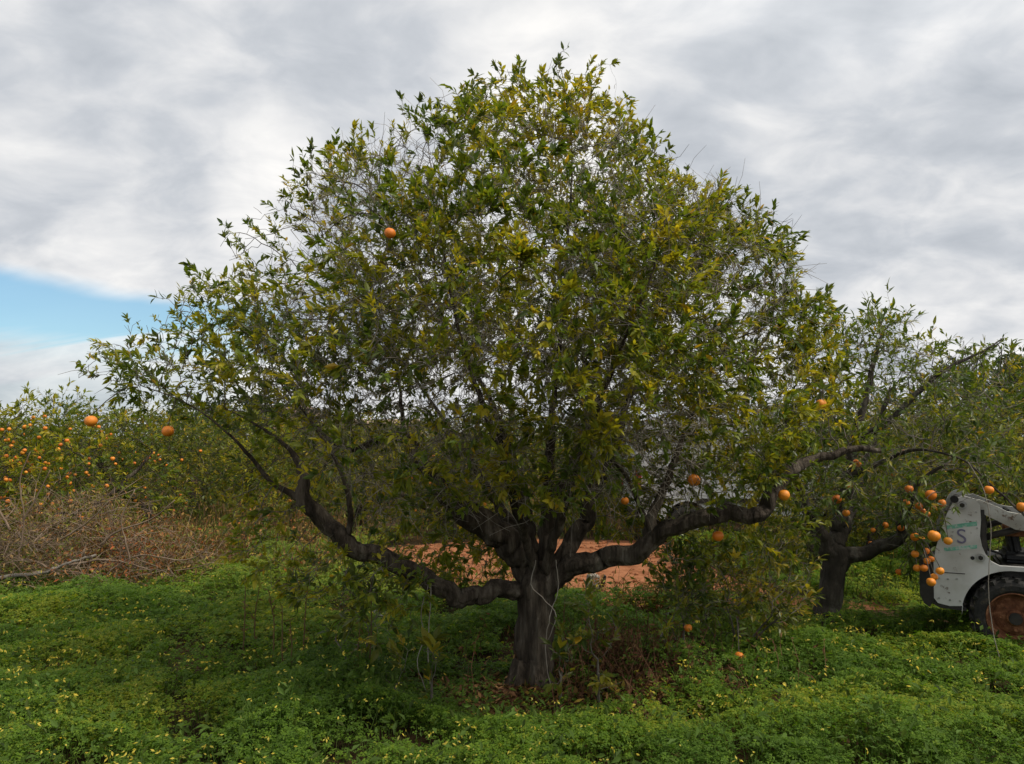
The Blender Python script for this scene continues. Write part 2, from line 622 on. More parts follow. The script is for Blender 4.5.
def grow(limbs, attr, step, di, dk, iters, rng, droop=0.0, wander=.25, tip=.0018, gamma=2.35):
    """limbs: list of (points, radii); the first is the trunk. Later limbs attach to the nearest earlier node."""
    pos, par, fix, lid = [], [], [], []
    for li, (P, rad) in enumerate(limbs):
        Q, q = resample(P, rad, step, rng, .18 if li else .05)
        if li:
            d = np.linalg.norm(np.array(pos) - Q[0], axis=1)
            p = int(np.argmin(d))
        else:
            p = -1
        for i in range(len(Q)):
            pos.append(Q[i])
            par.append(p)
            fix.append(q[i])
            lid.append(li)
            p = len(pos) - 1
    A = np.asarray(attr)
    alive = np.ones(len(A), bool)
    best = np.full(len(A), 1e9)
    near = np.zeros(len(A), int)
    pos = [np.asarray(p) for p in pos]
    new = np.arange(len(pos))
    heading = {}
    for it in range(iters):
        NP = np.array([pos[i] for i in new])
        for s0 in range(0, len(NP), 256):
            D = np.linalg.norm(A[:, None] - NP[None, s0:s0 + 256], axis=2)
            j = D.argmin(1)
            m = D[np.arange(len(A)), j]
            u = m < best
            best[u] = m[u]
            near[u] = new[s0 + j[u]]
        alive &= best > dk
        act = alive & (best < di)
        if not act.any(): break
        ids, inv = np.unique(near[act], return_inverse=True)
        base = np.array([pos[i] for i in ids])
        v = unit(A[act] - np.array([pos[i] for i in near[act]]))
        S = np.zeros((len(ids), 3))
        np.add.at(S, inv, v)
        S = unit(S)
        for k, i in enumerate(ids):
            if i in heading: S[k] = S[k] + heading[i] * .55
        S = unit(unit(S) + rng.normal(0, wander, S.shape) + np.array([0, 0, -droop]))
        new = []
        for k, i in enumerate(ids):
            pos.append(base[k] + S[k] * step)
            par.append(int(i))
            fix.append(0.0)
            lid.append(-1)
            heading[len(pos) - 1] = S[k]
            new.append(len(pos) - 1)
        new = np.array(new)
        if len(pos) > 30000: break
    G = Grown()
    n = len(pos)
    G.pos = np.array(pos)
    G.par = np.array(par)
    G.lid = np.array(lid)
    acc = np.zeros(n)
    r = np.zeros(n)
    for i in range(n - 1, -1, -1):
        r[i] = acc[i] ** (1 / gamma) if acc[i] > 0 else tip
        if fix[i] > 0: r[i] = fix[i]
        p = par[i]
        if p >= 0: acc[p] += min(r[i], .06) ** gamma
    for i in range(n):
        p = par[i]
        if p >= 0 and fix[i] == 0: r[i] = min(r[i], r[p] * .82 if fix[p] > 0 else r[p])
    G.r = r
    kids = [[] for _ in range(n)]
    for i in range(n):
        if par[i] >= 0: kids[par[i]].append(i)
    G.kids = kids
    d = G.pos - G.pos[np.maximum(G.par, 0)]
    d[0] = (0, 0, 1)
    G.dir = unit(d)
    return G


def tree_wood(G, nlimb, rng):
    """returns list of tube parts for each traced limb, and one list for all grown twigs"""
    n = len(G.pos)
    limb_parts, twigs = {}, []
    done = np.zeros(n, bool)
    # traced limbs first
    for li in range(nlimb):
        ids = np.nonzero(G.lid == li)[0]
        if len(ids) == 0: continue
        path = list(ids)
        last = path[-1]
        while True:                                   # run on through the thickest grown child
            k = [c for c in G.kids[last] if G.lid[c] == -1]
            if not k: break
            last = max(k, key=lambda c: G.r[c])
            path.append(last)
        done[path] = True
        P, rr = G.pos[path], G.r[path].copy()
        for q in range(len(ids), len(path)): rr[q] = min(rr[q] * 1.0, rr[q - 1])
        if G.par[path[0]] >= 0:
            P = np.concatenate([[G.pos[G.par[path[0]]]], P])
            rr = np.concatenate([[rr[0] * 1.05], rr])
        limb_parts[li] = (P, rr)
    for i in range(n):
        if done[i]: continue
        path = [i]
        done[i] = True
        last = i
        while True:
            k = [c for c in G.kids[last] if not done[c]]
            if not k: break
            last = max(k, key=lambda c: G.r[c])
            path.append(last)
            done[last] = True
        P, rr = G.pos[path], G.r[path]
        p = G.par[i]
        if p >= 0:
            P = np.concatenate([[G.pos[p]], P])
            rr = np.concatenate([[rr[0]], rr])
        if len(P) < 2: continue
        m = rr.max()
        twigs.append(tube(P, rr, 8 if m > .02 else 5 if m > .007 else 3, .12 if m > .012 else 0, i))
    return limb_parts, twigs


def shoots_and_leaves(G, rng, leafy, per, nleaf, slen, llen, palette, rmax=.007, fine=True, centre=None, upright=.35, barefrac=.12, lw=.36):
    """leafy(P) -> chance of a leafy shoot at each thin node"""
    cand = np.nonzero((G.r < rmax))[0]
    P0, D0 = [], []
    pr = leafy(G.pos[cand])
    for rep in range(per):
        k = cand[rng.random(len(cand)) < pr]
        P0.append(k)
    idx = np.concatenate(P0)
    n = len(idx)
    if n == 0: return [], []
    base = G.pos[idx] + rng.normal(0, .012, (n, 3))
    out = unit(G.pos[idx] - centre) if centre is not None else G.dir[idx]
    d = unit(G.dir[idx] * .5 + out * .40 + np.array([0, 0, upright]) + rng.normal(0, .5, (n, 3)))
    L = slen[0] + (slen[1] - slen[0]) * rng.random(n) ** 1.5
    bend = rng.normal(0, .22, (n, 3)) + np.array([0, 0, -.15])
    p1 = base + d * (L * .5)[:, None]
    p2 = p1 + unit(d + bend) * (L * .5)[:, None]
    wood = tri_tubes(np.stack([base, p1, p2], 1), np.full(n, .0021), np.full(n, .0011))
    # leaves
    bare = rng.random(n) < barefrac
    cnt = np.where(bare, 0, rng.integers(nleaf[0], nleaf[1] + 1, n))
    sh = np.repeat(np.arange(n), cnt)
    m = len(sh)
    order = np.concatenate([np.arange(c) for c in cnt if c > 0]) if m else np.zeros(0)
    t = np.clip(((order + .6) / np.maximum(cnt[sh], 1)) ** .62 + rng.normal(0, .05, m), .15, 1.0)
    tt = t[:, None]
    q = np.where(tt < .5, base[sh] + (p1 - base)[sh] * tt * 2, p1[sh] + (p2 - p1)[sh] * (tt - .5) * 2)
    ax = unit(np.where(tt < .5, (p1 - base)[sh], (p2 - p1)[sh]))
    a = unit(np.cross(ax, np.array([.3, .2, 1.0])))
    b = np.cross(ax, a)
    ang = order * 2.4 + rng.random(m) * 1.2 + sh * 1.7
    rad = a * np.cos(ang)[:, None] + b * np.sin(ang)[:, None]
    spread = (1.05 - .65 * t)[:, None] * (.6 + .6 * rng.random((m, 1)))
    ld = unit(ax + rad * spread + np.array([0, 0, -.12]) + rng.normal(0, .16, (m, 3)))
    nn = unit(np.array([0, 0, 1.0]) * .9 + ax * .55 + rng.normal(0, .42, (m, 3)))
    ll = llen * (.5 + .6 * rng.random(m)) * (.65 + .5 * rng.random(n))[sh]
    ww = ll * lw * (.85 + .35 * rng.random(m))
    curl = rng.normal(.16, .13, m)
    tone = np.clip(rng.normal(0, .21, n) + (noise3(base, .35, 2) - .5) * 1.0 + .46, 0, 1)
    tn = np.clip(tone[sh] + rng.normal(0, .10, m), 0, 1)
    pp = np.array([p for p, _ in palette])
    cc = np.array([c for _, c in palette])
    col = np.stack([np.interp(tn, pp, cc[:, k]) for k in range(3)], 1) * (.82 + .36 * rng.random((m, 1)))
    yl = rng.random(m) < .018
    col[yl] = np.array([.42, .27, .02]) * (.7 + .5 * rng.random((yl.sum(), 1)))
    lv = leaf_mesh(q, ld, nn, ll, ww, curl, col, fine)
    return [wood], [lv]


PAL = [(0, (.052, .088, .011)), (.28, (.098, .142, .013)), (.5, (.175, .20, .016)), (.75, (.28, .26, .018)), (1, (.40, .33, .025))]
PAL_DARK = [(0, (.035, .066, .012)), (.45, (.075, .115, .016)), (.75, (.145, .17, .018)), (1, (.27, .25, .022))]
PAL_YEL = [(0, (.035, .06, .010)), (.4, (.09, .11, .014)), (.7, (.18, .175, .018)), (1, (.32, .25, .022))]

# ================================================================== THE BIG TREE
rng = np.random.default_rng(21)
D1 = 5.64


def tr(pts, ):
    """(x, y, depth offset, radius in m) -> points, radii"""
    return np.array([px(x, y, D1 + o) for x, y, o, r in pts]), np.array([r * (1 if y > 605 else .80 if y > 480 else .80 - .46 * min(1, (480 - y) / 80)) for x, y, o, r in pts])


CROWN = [(72, 374), (110, 342), (152, 312), (180, 266), (216, 230), (258, 212), (294, 180), (322, 152), (368, 128), (408, 106), (440, 90), (472, 76),
         (508, 66), (545, 70), (562, 58), (588, 66), (606, 86), (640, 118), (662, 150), (698, 182), (726, 174), (752, 202), (790, 228), (804, 264), (798, 290),
         (832, 300), (844, 345), (856, 400), (838, 452), (800, 500), (740, 520), (690, 530), (640, 515), (600, 500), (560, 470), (520, 480),
         (470, 500), (430, 530), (380, 545), (330, 520), (290, 525), (255, 500), (235, 460), (205, 428), (165, 415), (120, 402)]
LIMBS = [
    tr([(531, 690, 0, .150), (532, 668, 0, .130), (535, 640, 0, .122), (537, 610, 0, .128), (538, 585, 0, .155), (541, 566, .0, .11)]),
    tr([(530, 594, -.0, .085), (508, 590, -.04, .078), (488, 592, -.12, .078), (468, 598, -.18, .075), (445, 589, -.24, .072), (405, 569, -.32, .076), (372, 554, -.38, .074), (345, 541, -.42, .074), (322, 520, -.46, .070), (303, 497, -.5, .060), (304, 474, -.5, .045), (290, 450, -.5, .026), (262, 428, -.45, .016), (225, 408, -.45, .011)]),
    tr([(528, 575, .03, .11), (512, 549, .0, .125), (490, 527, -.06, .125), (466, 511, -.1, .118), (450, 494, -.1, .095), (434, 476, -.05, .075), (416, 456, .05, .075), (404, 437, .12, .075), (380, 440, .2, .04), (352, 450, .25, .034), (330, 440, .3, .026), (300, 410, .35, .018)]),
    tr([(536, 575, .1, .065), (530, 530, .2, .055), (520, 485, .3, .055), (505, 440, .35, .06), (488, 395, .4, .052), (462, 352, .45, .045), (440, 318, .5, .036), (415, 270, .5, .026), (390, 215, .45, .016)]),
    tr([(541, 572, .05, .075), (546, 525, .0, .055), (549, 470, -.02, .052), (553, 410, .0, .056), (560, 340, .0, .045), (566, 260, .0, .032), (572, 180, .0, .02), (570, 120, .0, .010), (563, 78, .0, .006), (557, 56, .0, .003)]),
    tr([(547, 574, .0, .085), (566, 552, .02, .075), (582, 524, .05, .072), (596, 485, .1, .075), (610, 452, .15, .075), (620, 425, .2, .06), (634, 385, .25, .048), (655, 335, .3, .038), (680, 285, .3, .027), (705, 235, .3, .015)]),
    tr([(546, 588, -.03, .10), (562, 571, -.05, .10), (588, 562, -.10, .084), (618, 556, -.18, .080), (642, 549, -.26, .080), (662, 532, -.34, .070), (690, 521, -.42, .066), (722, 512, -.48, .066), (750, 516, -.5, .062), (764, 510, -.5, .062), (771, 494, -.48, .055), (784, 475, -.42, .052), (802, 464, -.15, .05), (830, 456, -.1, .044), (852, 449, -.05, .038), (880, 451, 0, .03)]),
    tr([(652, 541, -.15, .06), (650, 522, -.14, .05), (658, 503, -.1, .04), (670, 474, -.05, .036), (682, 440, .0, .032), (700, 395, .05, .025), (730, 340, .1, .016)]),
    tr([(655, 540, -.16, .035), (642, 512, -.2, .024), (628, 480, -.3, .02), (600, 440, -.4, .015), (580, 400, -.5, .01)]),
    tr([(538, 578, .1, .06), (545, 540, .4, .055), (560, 490, .8, .06), (590, 420, 1.1, .045), (620, 340, 1.3, .03), (630, 260, 1.2, .016)]),
    tr([(534, 575, .08, .06), (508, 520, .45, .05), (470, 460, .9, .05), (430, 400, 1.2, .036), (390, 340, 1.3, .024), (370, 280, 1.2, .013)]),
    tr([(537, 575, -.03, .045), (520, 520, -.35, .036), (500, 450, -.7, .042), (470, 370, -1.0, .03), (450, 290, -1.15, .02), (440, 220, -1.1, .011)]),
    tr([(543, 575, -.03, .045), (565, 505, -.4, .036), (590, 430, -.8, .04), (620, 350, -1.05, .03), (650, 280, -1.15, .02), (665, 220, -1.1, .011)]),
    tr([(404, 438, .16, .04), (402, 410, .1, .036), (396, 370, .05, .03), (375, 320, 0, .024), (350, 260, 0, .014)]),
    tr([(346, 541, -.42, .03), (350, 512, -.5, .024), (340, 470, -.6, .018), (310, 420, -.6, .014), (270, 370, -.6, .009)]),
    tr([(302, 500, -.5, .03), (270, 480, -.55, .02), (235, 440, -.6, .015), (190, 405, -.6, .011), (140, 385, -.55, .007)]),
    tr([(570, 120, .0, .008), (580, 92, 0, .005), (594, 68, 0, .004), (609, 64, 0, .002)]),
]
C0 = (530, 335)


def crown_points(poly, c0, d0, dn, df, n, rng, ytop=None, front_y=470, clump=.45, nseed=1):
    xs = [p[0] for p in poly]
    ys = [p[1] for p in poly]
    out = []
    while len(out) < n:
        m = 6000
        x = rng.uniform(min(xs), max(xs), m)
        y = rng.uniform(min(ys), max(ys), m)
        t = rng.uniform(-1, 1, m)
        s = np.sqrt(np.maximum(1 - t * t, .02)) ** .8
        ok = in_poly(c0[0] + (x - c0[0]) / s, c0[1] + (y - c0[1]) / s, poly)
        ok &= ~((t < -.3) & (y > front_y))
        d = d0 + np.where(t < 0, t * dn, t * df)
        P = pxa(x, y, d)
        ok &= rng.random(m) < np.clip((noise3(P, .8, nseed) - clump) * 6 + .5, .08, 1)
        ok &= P[:, 2] > .35
        out.extend(P[ok])
    return np.array(out[:n])


attr = crown_points(CROWN, C0, D1, 1.75, 1.9, 8600, rng, clump=.41, front_y=498)
edge = crown_points(CROWN, C0, D1, .75, .75, 9000, rng, clump=.25, front_y=498)
u_, v_ = 512 + F * edge[:, 0] / edge[:, 1], HORIZON - F * (edge[:, 2] - CAM_H) / edge[:, 1]
edge = edge[~in_poly(C0[0] + (u_ - C0[0]) / .86, C0[1] + (v_ - C0[1]) / .86, CROWN) & (v_ < 420)]
LOWL = [(228, 470), (300, 520), (360, 545), (430, 575), (440, 600), (385, 612), (300, 600), (235, 570)]
LOWR = [(610, 520), (760, 530), (800, 520), (790, 560), (700, 572), (640, 578)]
FRONT = [(425, 410), (605, 410), (612, 500), (560, 520), (500, 505), (440, 500)]


def spray_points(poly, da, db, n):
    xs, ys = [p[0] for p in poly], [p[1] for p in poly]
    x, y = rng.uniform(min(xs), max(xs), n * 3), rng.uniform(min(ys), max(ys), n * 3)
    k = in_poly(x, y, poly)
    x, y = x[k][:n], y[k][:n]
    d_ = D1 + rng.uniform(da, db, len(x))
    u_, v_ = (x - 512) / F, -(y - 382) / F
    k_ = d_ / (CP - SP * v_)
    return np.stack([u_ * k_, d_, CAM_H + (SP + CP * v_) * k_], -1)


attr = np.concatenate([attr, edge[:900], spray_points(LOWL, -.8, .1, 420), spray_points(LOWR, -.1, .7, 110), spray_points(FRONT, -1.3, -.35, 380), spray_points([(330, 340), (680, 330), (660, 440), (400, 440)], -1.1, 1.1, 420), spray_points([(375, 515), (520, 520), (512, 585), (430, 585)], .1, 1.0, 150),
                       spray_points([(585, 465), (705, 450), (695, 530), (600, 550)], .0, .9, 170)])
# shoots that stick out of the outline
G1 = grow(LIMBS, attr, .068, .75, .095, 110, rng, droop=.02, wander=.32)
tree1 = tag(empty('orange_tree', (*px(531, 684, D1)[:2], 0)), 'large spreading orange tree with dark forked trunk, in the middle of the clover', 'tree')


def local(V, o):
    return V - np.array(o.location)


def build_wood(G, limbs, tree, rng, bark, twig_mat, sides=12, extra=(), dead=()):
    lp, tw = tree_wood(G, len(limbs), rng)
    for li, (P, rr) in lp.items():
        if li == 0:
            Q, q = resample(P, rr, .03, rng)
            z = (Q[:, 2] - Q[0, 2])[:, None]
            ang = np.arange(40)[None] * 2 * np.pi / 40
            flare = 1 + np.exp(-z / .13) * (.38 + .30 * np.sin(3 * ang + 1.1) + .18 * np.sin(5 * ang)) + .05 * np.sin(9 * ang + 1.5 * np.sin(z * 5)) + .03 * np.sin(14 * ang - z * 4)
            V, Pl, _ = tube(Q, q, 40, .10, 5, flare)
            link('trunk', mesh_np('trunk', local(V, tree), Pl, smooth=True), bark, tree)
        else:
            Q, q = resample(P, rr, .035, rng, .06)
            V, Pl, _ = tube(Q, q, 26 if q.max() > .03 else 10, .13, li * 3)
            link('limb', mesh_np('limb', local(V, tree), Pl, smooth=True), bark, tree)
    live = tw + list(extra)
    V, Pl, _ = merge_parts(live + list(dead))
    k = sum(len(p[1]) for p in live)
    link('twigs', mesh_np('twigs', local(V, tree), Pl, smooth=True, midx=[0] * k + [1] * (len(Pl) - k)), [twig_mat, M['deadtwig']], tree)


cen1 = px(*C0, D1)


def leafy1(P):
    # leaf mass sits in the outer shell; inside the crown the twigs are bare
    q = P - cen1
    rad = np.sqrt((q[:, 0] / 2.5) ** 2 + (q[:, 1] / 1.7) ** 2 + ((q[:, 2] + .1) / 1.9) ** 2)
    k = .19 + .36 * np.clip((rad - .32) / .45, 0, 1)
    k += .10 * (q[:, 1] < -.4)
    u_ = 512 + F * P[:, 0] / P[:, 1]
    k += .22 * np.clip((u_ - 330) / 80, 0, 1) * np.clip((P[:, 2] - 2.2) / .4, 0, 1)
    k *= np.clip(.50 + (u_ - 130) / 420, .5, 1)
    v_ = HORIZON - F * (P[:, 2] - CAM_H) / P[:, 1]
    k += .25 * ((v_ > 330) & (v_ < 450) & (u_ > 300) & (u_ < 700))
    k *= np.clip((v_ - 45) / 75, .12, 1)
    # the stretch over the big right limb is nearly bare
    k *= 1 - .75 * ((u_ > 575) & (u_ < 775) & (v_ > 488) & (v_ < 570) & (P[:, 1] < D1 + .1))
    k *= np.clip((noise3(P, .45, 5) - .36) * 6, .22, 1.2)
    return np.clip(k, 0, 1)


w1, l1 = shoots_and_leaves(G1, rng, leafy1, 2, (8, 14), (.05, .17), .068, PAL, centre=cen1, rmax=.006, lw=.39, upright=.55)
# bare and half-bare wands standing out of the crown
rim = np.nonzero(G1.r < .004)[0]
rim = rim[(np.linalg.norm((G1.pos[rim] - cen1) / np.array([2.4, 1.7, 1.9]), axis=1) > .82)]
rim = rng.choice(rim, min(240, len(rim)), replace=False)
nW = len(rim)
d = unit(unit(G1.pos[rim] - cen1) * .7 + np.array([0, 0, .6]) + rng.normal(0, .35, (nW, 3)))
Lw = rng.uniform(.10, .30, nW)
b0 = G1.pos[rim]
b1 = b0 + d * (Lw * .33)[:, None]
bm_ = b1 + unit(d + rng.normal(0, .35, (nW, 3))) * (Lw * .33)[:, None]
b2 = bm_ + unit(d + rng.normal(0, .6, (nW, 3))) * (Lw * .33)[:, None]
w1.append(tri_tubes(np.stack([b0, b1, bm_, b2], 1), np.full(nW, .0028), np.full(nW, .0013)))
nl = rng.integers(7, 14, nW)
sh = np.repeat(np.arange(nW), nl)
t = rng.uniform(.3, 1, len(sh))[:, None]
q = np.where(t < .5, b0[sh] + (bm_ - b0)[sh] * t * 1.5, bm_[sh] + (b2 - bm_)[sh] * (t - .5) * 2)
ld = unit(d[sh] + rng.normal(0, .55, (len(sh), 3)))
tn = rng.random((len(sh), 1))
colw = np.array([.04, .075, .018]) * (1 - tn) + np.array([.10, .12, .02]) * tn
ll = rng.uniform(.045, .085, len(sh))
l1.append(leaf_mesh(q, ld, unit(rng.normal(0, .7, (len(sh), 3)) + np.array([0, -.3, .8])), ll, ll * .36, rng.normal(.15, .12, len(sh)), colw))
# fine bare twigs crossing inside
inn = np.nonzero(G1.r < .012)[0]
rin = np.linalg.norm((G1.pos[inn] - cen1) / np.array([2.5, 1.75, 1.95]), axis=1)
inn = rng.choice(inn[rin < .80], 10000)
nI = len(inn)
d = unit(rng.normal(0, 1, (nI, 3)) + np.array([0, 0, .3]))
Lw = rng.uniform(.10, .42, nI)
cv = rng.normal(0, .45, (nI, 3))
b0 = G1.pos[inn]
b1 = b0 + d * (Lw * .33)[:, None]
b2 = b1 + unit(d + cv * .7) * (Lw * .33)[:, None]
b3 = b2 + unit(d + cv * 1.6 + rng.normal(0, .3, (nI, 3))) * (Lw * .33)[:, None]
dead1 = tri_tubes(np.stack([b0, b1, b2, b3], 1), rng.uniform(.0016, .0030, nI), np.full(nI, .0010))


# ------------------------------------------------------------------ oranges
def orange_mesh(seed, seg=22, ring=14):
    rr = np.random.default_rng(seed)
    bm = bmesh.new()
    bmesh.ops.create_uvsphere(bm, u_segments=seg, v_segments=ring, radius=1)
    ax = unit(rr.normal(0, 1, 3))
    for v in bm.verts:
        p = np.array(v.co)
        k = 1 + .03 * math.sin(3 * np.dot(p, ax) + seed) + .02 * math.sin(5 * p[0] + seed)
        p = p * k
        p[2] *= .94
        if p[2] > .8: p[2] -= (p[2] - .8) * .5
        v.co = p
    me = bpy.data.meshes.new('orange')
    bm.to_mesh(me)
    bm.free()
    for p in me.polygons: p.use_smooth = True
    me.materials.append(M['orange'])
    return me


def calyx_mesh():
    parts = [tube(np.array([(0, 0, .86), (.02, .03, 1.1), (.06, .02, 1.35)]), [.07, .05, .045], 6)]
    a = np.arange(5) * 2 * np.pi / 5
    d = np.stack([np.cos(a), np.sin(a), np.full(5, .12)], 1)
    parts.append(leaf_mesh(np.tile([0, 0, .92], (5, 1)).astype(float), d, np.tile([0, 0, 1.0], (5, 1)), np.full(5, .22), np.full(5, .2), np.full(5, .1), np.ones((5, 3)))[:2] + (None,))
    V, P, _ = merge_parts(parts)
    me = mesh_np('stem', V, P)
    me.materials.append(M['calyx'])
    return me


OR_HI = [orange_mesh(i) for i in range(3)]
OR_LO = [orange_mesh(i + 5, 12, 8) for i in range(2)]
CALYX = calyx_mesh()


def orange(p, r, label, group, hi=True):
    me = random.choice(OR_HI if hi else OR_LO)
    o = bpy.data.objects.new('orange', me)
    COL.objects.link(o)
    o.location = p
    s = r * random.uniform(.95, 1.05)
    o.scale = (s, s, s)
    o.rotation_euler = (random.uniform(-.3, .3), random.uniform(-.3, .3), random.uniform(0, 6.28))
    tag(o, label, 'orange', group)
    if hi:
        c = bpy.data.objects.new('stem', CALYX)
        COL.objects.link(c)
        c.parent = o
    return o


def stalk_to(G, p, rng, reach=1.2):
    """a thin fruiting twig from the nearest wood above the fruit"""
    q = G.pos - p
    d = np.linalg.norm(q, axis=1) + np.where(q[:, 2] < .02, 1.0, 0) + np.where(G.r > .02, .3, 0)
    i = int(d.argmin())
    a, b = G.pos[i], np.array(p)
    m = (a + b) / 2 + np.array([(a - b)[0] * .15, 0, .04 + .12 * np.linalg.norm((a - b)[:2])])
    P = np.array([a, (a + m) / 2 + (0, 0, .02), m, (m + b) / 2 + (0, 0, .01), b])
    return tube(P, [.0045, .004, .0037, .0034, .003], 5), P


def sprig(P, rng, n=5, pal=(.06, .09, .018), ll=.08):
    t = rng.uniform(.1, .7, n)
    k = np.clip((t * (len(P) - 1)).astype(int), 0, len(P) - 2)
    q = P[k] + (P[k + 1] - P[k]) * (t * (len(P) - 1) - k)[:, None]
    ld = unit(rng.normal(0, .7, (n, 3)) + np.array([0, 0, -.1]))
    l = ll * rng.uniform(.7, 1.15, n)
    c = np.array(pal) * rng.uniform(.6, 1.6, (n, 1))
    return leaf_mesh(q, ld, unit(rng.normal(0, .5, (n, 3)) + np.array([0, 0, .8])), l, l * .38, rng.normal(.15, .12, n), c)


or1 = [
    (694, 480, -.45, .041, 'ripe round orange hanging just above the big right limb, brightest on that side'),
    (718, 536, -.40, .038, 'ripe orange hanging just below the big right limb over the leafy shrub'),
    (784, 495, -.5, .038, 'ripe orange beside the upturned end of the big right limb'),
    (821, 404, -.6, .034, 'small ripe orange high among dark leaves where the two crowns meet'),
    (390, 233, -1.45, .031, 'lone dull orange high in the upper left of the big crown'),
    (625, 501, -.35, .028, 'small reddish orange beside the thin fork left of the big right limb'),
    (168, 431, -.55, .040, 'ripe orange alone under the lowest left twigs of the big tree'),
    (91, 421, -.50, .039, 'ripe orange at the outermost left twig tip of the big tree'),
]
for x, y, o, r, lab in or1:
    p = px(x, y, D1 + o)
    orange(p, r, lab, 'oranges on the big tree')
    tb, P = stalk_to(G1, p + (0, 0, r * .95), rng)
    w1.append(tb)
    l1.append(sprig(P, rng, 7))
V, Pl, Cc = merge_parts(l1)
link('foliage', mesh_np('foliage', local(V, tree1), Pl, Cc), M['leaf'], tree1)
print('big tree: nodes', len(G1.pos), 'leaf faces', sum(len(p) for p in Pl))
# pale dead stems that hang from the low left limb and creep over the trunk
hang = []
for pts in ([(428, 585, -.45), (421, 612, -.46), (424, 640, -.46), (417, 662, -.47), (426, 690, -.47)],
            [(431, 583, -.45), (430, 610, -.46), (428, 650, -.46), (430, 684, -.47)],
            [(556, 560, -.22), (558, 590, -.19), (551, 612, -.18), (546, 640, -.18), (547, 668, -.19), (552, 690, -.21)],
            [(536, 560, -.2), (531, 585, -.2), (545, 600, -.19), (556, 615, -.18), (548, 640, -.18)]):
    Q, q = resample(np.array([px(a, b, D1 + c) for a, b, c in pts]), np.full(len(pts), .0032), .04, rng, .6)
    hang.append(tube(Q, q, 4))
build_wood(G1, LIMBS, tree1, rng, M['bark'], M['twig'], 14, w1, [dead1] + hang)

# ================================================================== SECOND TREE (right)
rng = np.random.default_rng(44)
D2 = 7.35


def tr2(pts):
    return np.array([px(x, y, D2 + o) for x, y, o, r in pts]), np.array([r for *_, r in pts])


LIMBS2 = [
    tr2([(825, 630, 0, .125), (827, 610, 0, .100), (831, 585, 0, .098), (836, 562, 0, .108), (838, 548, 0, .09)]),
    tr2([(838, 562, -.02, .085), (855, 555, -.05, .07), (876, 547, -.1, .062), (893, 542, -.14, .055), (902, 528, -.2, .042), (908, 505, -.3, .03), (922, 480, -.4, .02), (945, 465, -.5, .012)]),
    tr2([(830, 552, 0, .09), (820, 535, -.02, .07), (810, 515, -.05, .055), (800, 490, -.1, .035), (790, 450, -.1, .025), (785, 400, -.1, .015)]),
    tr2([(835, 550, .05, .08), (842, 510, .1, .06), (850, 470, .1, .05), (858, 430, .1, .04), (868, 385, .1, .028), (880, 340, .1, .014)]),
    tr2([(848, 480, .1, .045), (880, 462, -.2, .018), (915, 450, -.5, .012), (945, 454, -.8, .009), (968, 463, -1.0, .008), (990, 484, -1.1, .007), (1030, 520, -1.2, .012)]),
    tr2([(856, 440, .1, .035), (890, 420, 0, .028), (915, 395, -.1, .024), (945, 370, -.2, .018), (985, 350, -.3, .009), (1003, 338, -.3, .004)]),
    tr2([(834, 550, .1, .08), (850, 510, .6, .05), (870, 450, 1.0, .035), (890, 390, 1.1, .02)]),
]
CROWN2 = [(764, 420), (785, 350), (815, 322), (850, 318), (878, 302), (900, 312), (925, 335), (950, 335), (975, 345), (1000, 340), (1015, 380), (1020, 430), (1024, 480), (1010, 495), (985, 478), (955, 478), (945, 500), (945, 560), (930, 585), (905, 560), (880, 520), (860, 510), (800, 540), (770, 500)]
attr = crown_points(CROWN2, (880, 420), D2, 1.35, 1.4, 4000, rng, front_y=600, clump=.41, nseed=3)
G2 = grow(LIMBS2, attr, .075, .8, .105, 80, rng, droop=.03, wander=.3)
tree2 = tag(empty('orange_tree', (*px(826, 625, D2)[:2], 0)), 'smaller orange tree with leaning grey trunk and fruit clusters, next to the white loader', 'tree')
cen2 = px(880, 430, D2)
w2, l2 = shoots_and_leaves(G2, rng, lambda P: np.clip(.7 * np.clip((noise3(P, .4, 8) - .30) * 5, .2, 1.2), 0, 1), 1, (4, 8), (.07, .22), .092, PAL_DARK, centre=cen2, rmax=.009, lw=.33)
or2 = [
    (857, 463, -.7, .036, 'dull orange just under the dark level limb right of the big tree'),
    (837, 499, -.5, .042, 'large shaded orange right above the forked top of the leaning trunk'),
    (849, 486, -.6, .03, None), (846, 513, -.55, .033, None), (873, 530, -.4, .022, None), (885, 525, -.3, .032, 'lone orange over the low right limb of the smaller tree'),
    (901, 528, -.3, .029, None), (909, 489, -.8, .034, None), (931, 495, -1.0, .045, 'biggest upper orange of the hanging cluster left of the loader tower'),
    (906, 503, -.5, .034, None), (919, 506, -.6, .033, None), (923, 511, -.55, .026, None), (927, 514, -.6, .028, None), (942, 503, -.9, .031, None),
    (934, 536, -1.2, .049, 'largest orange, glowing in front of the rear of the white loader'),
    (948, 541, -1.0, .034, 'dark red orange touching the lettering on the white loader'),
    (915, 537, -.9, .034, None), (921, 540, -.8, .034, None), (926, 551, -.9, .029, None), (915, 554, -.9, .032, None), (927, 561, -.95, .029, None), (931, 559, -.9, .029, None),
    (917, 568, -.9, .029, None), (924, 568, -.95, .029, None), (940, 571, -1.1, .031, 'ripe orange hanging in front of the bare white loader panel'),
    (934, 577, -1.05, .031, None), (931, 582, -1.1, .034, 'lowest orange of the chain hanging at the rear of the loader'),
    (899, 572, -.4, .028, 'lone low orange over the grass left of the loader'),
    (989, 490, -1.15, .036, 'orange hanging above the lift arm of the white loader'),
    (1022, 507, -1.2, .038, 'orange on the sloping branch at the right edge of the picture'),
    (934, 509, -.3, .030, None),
]
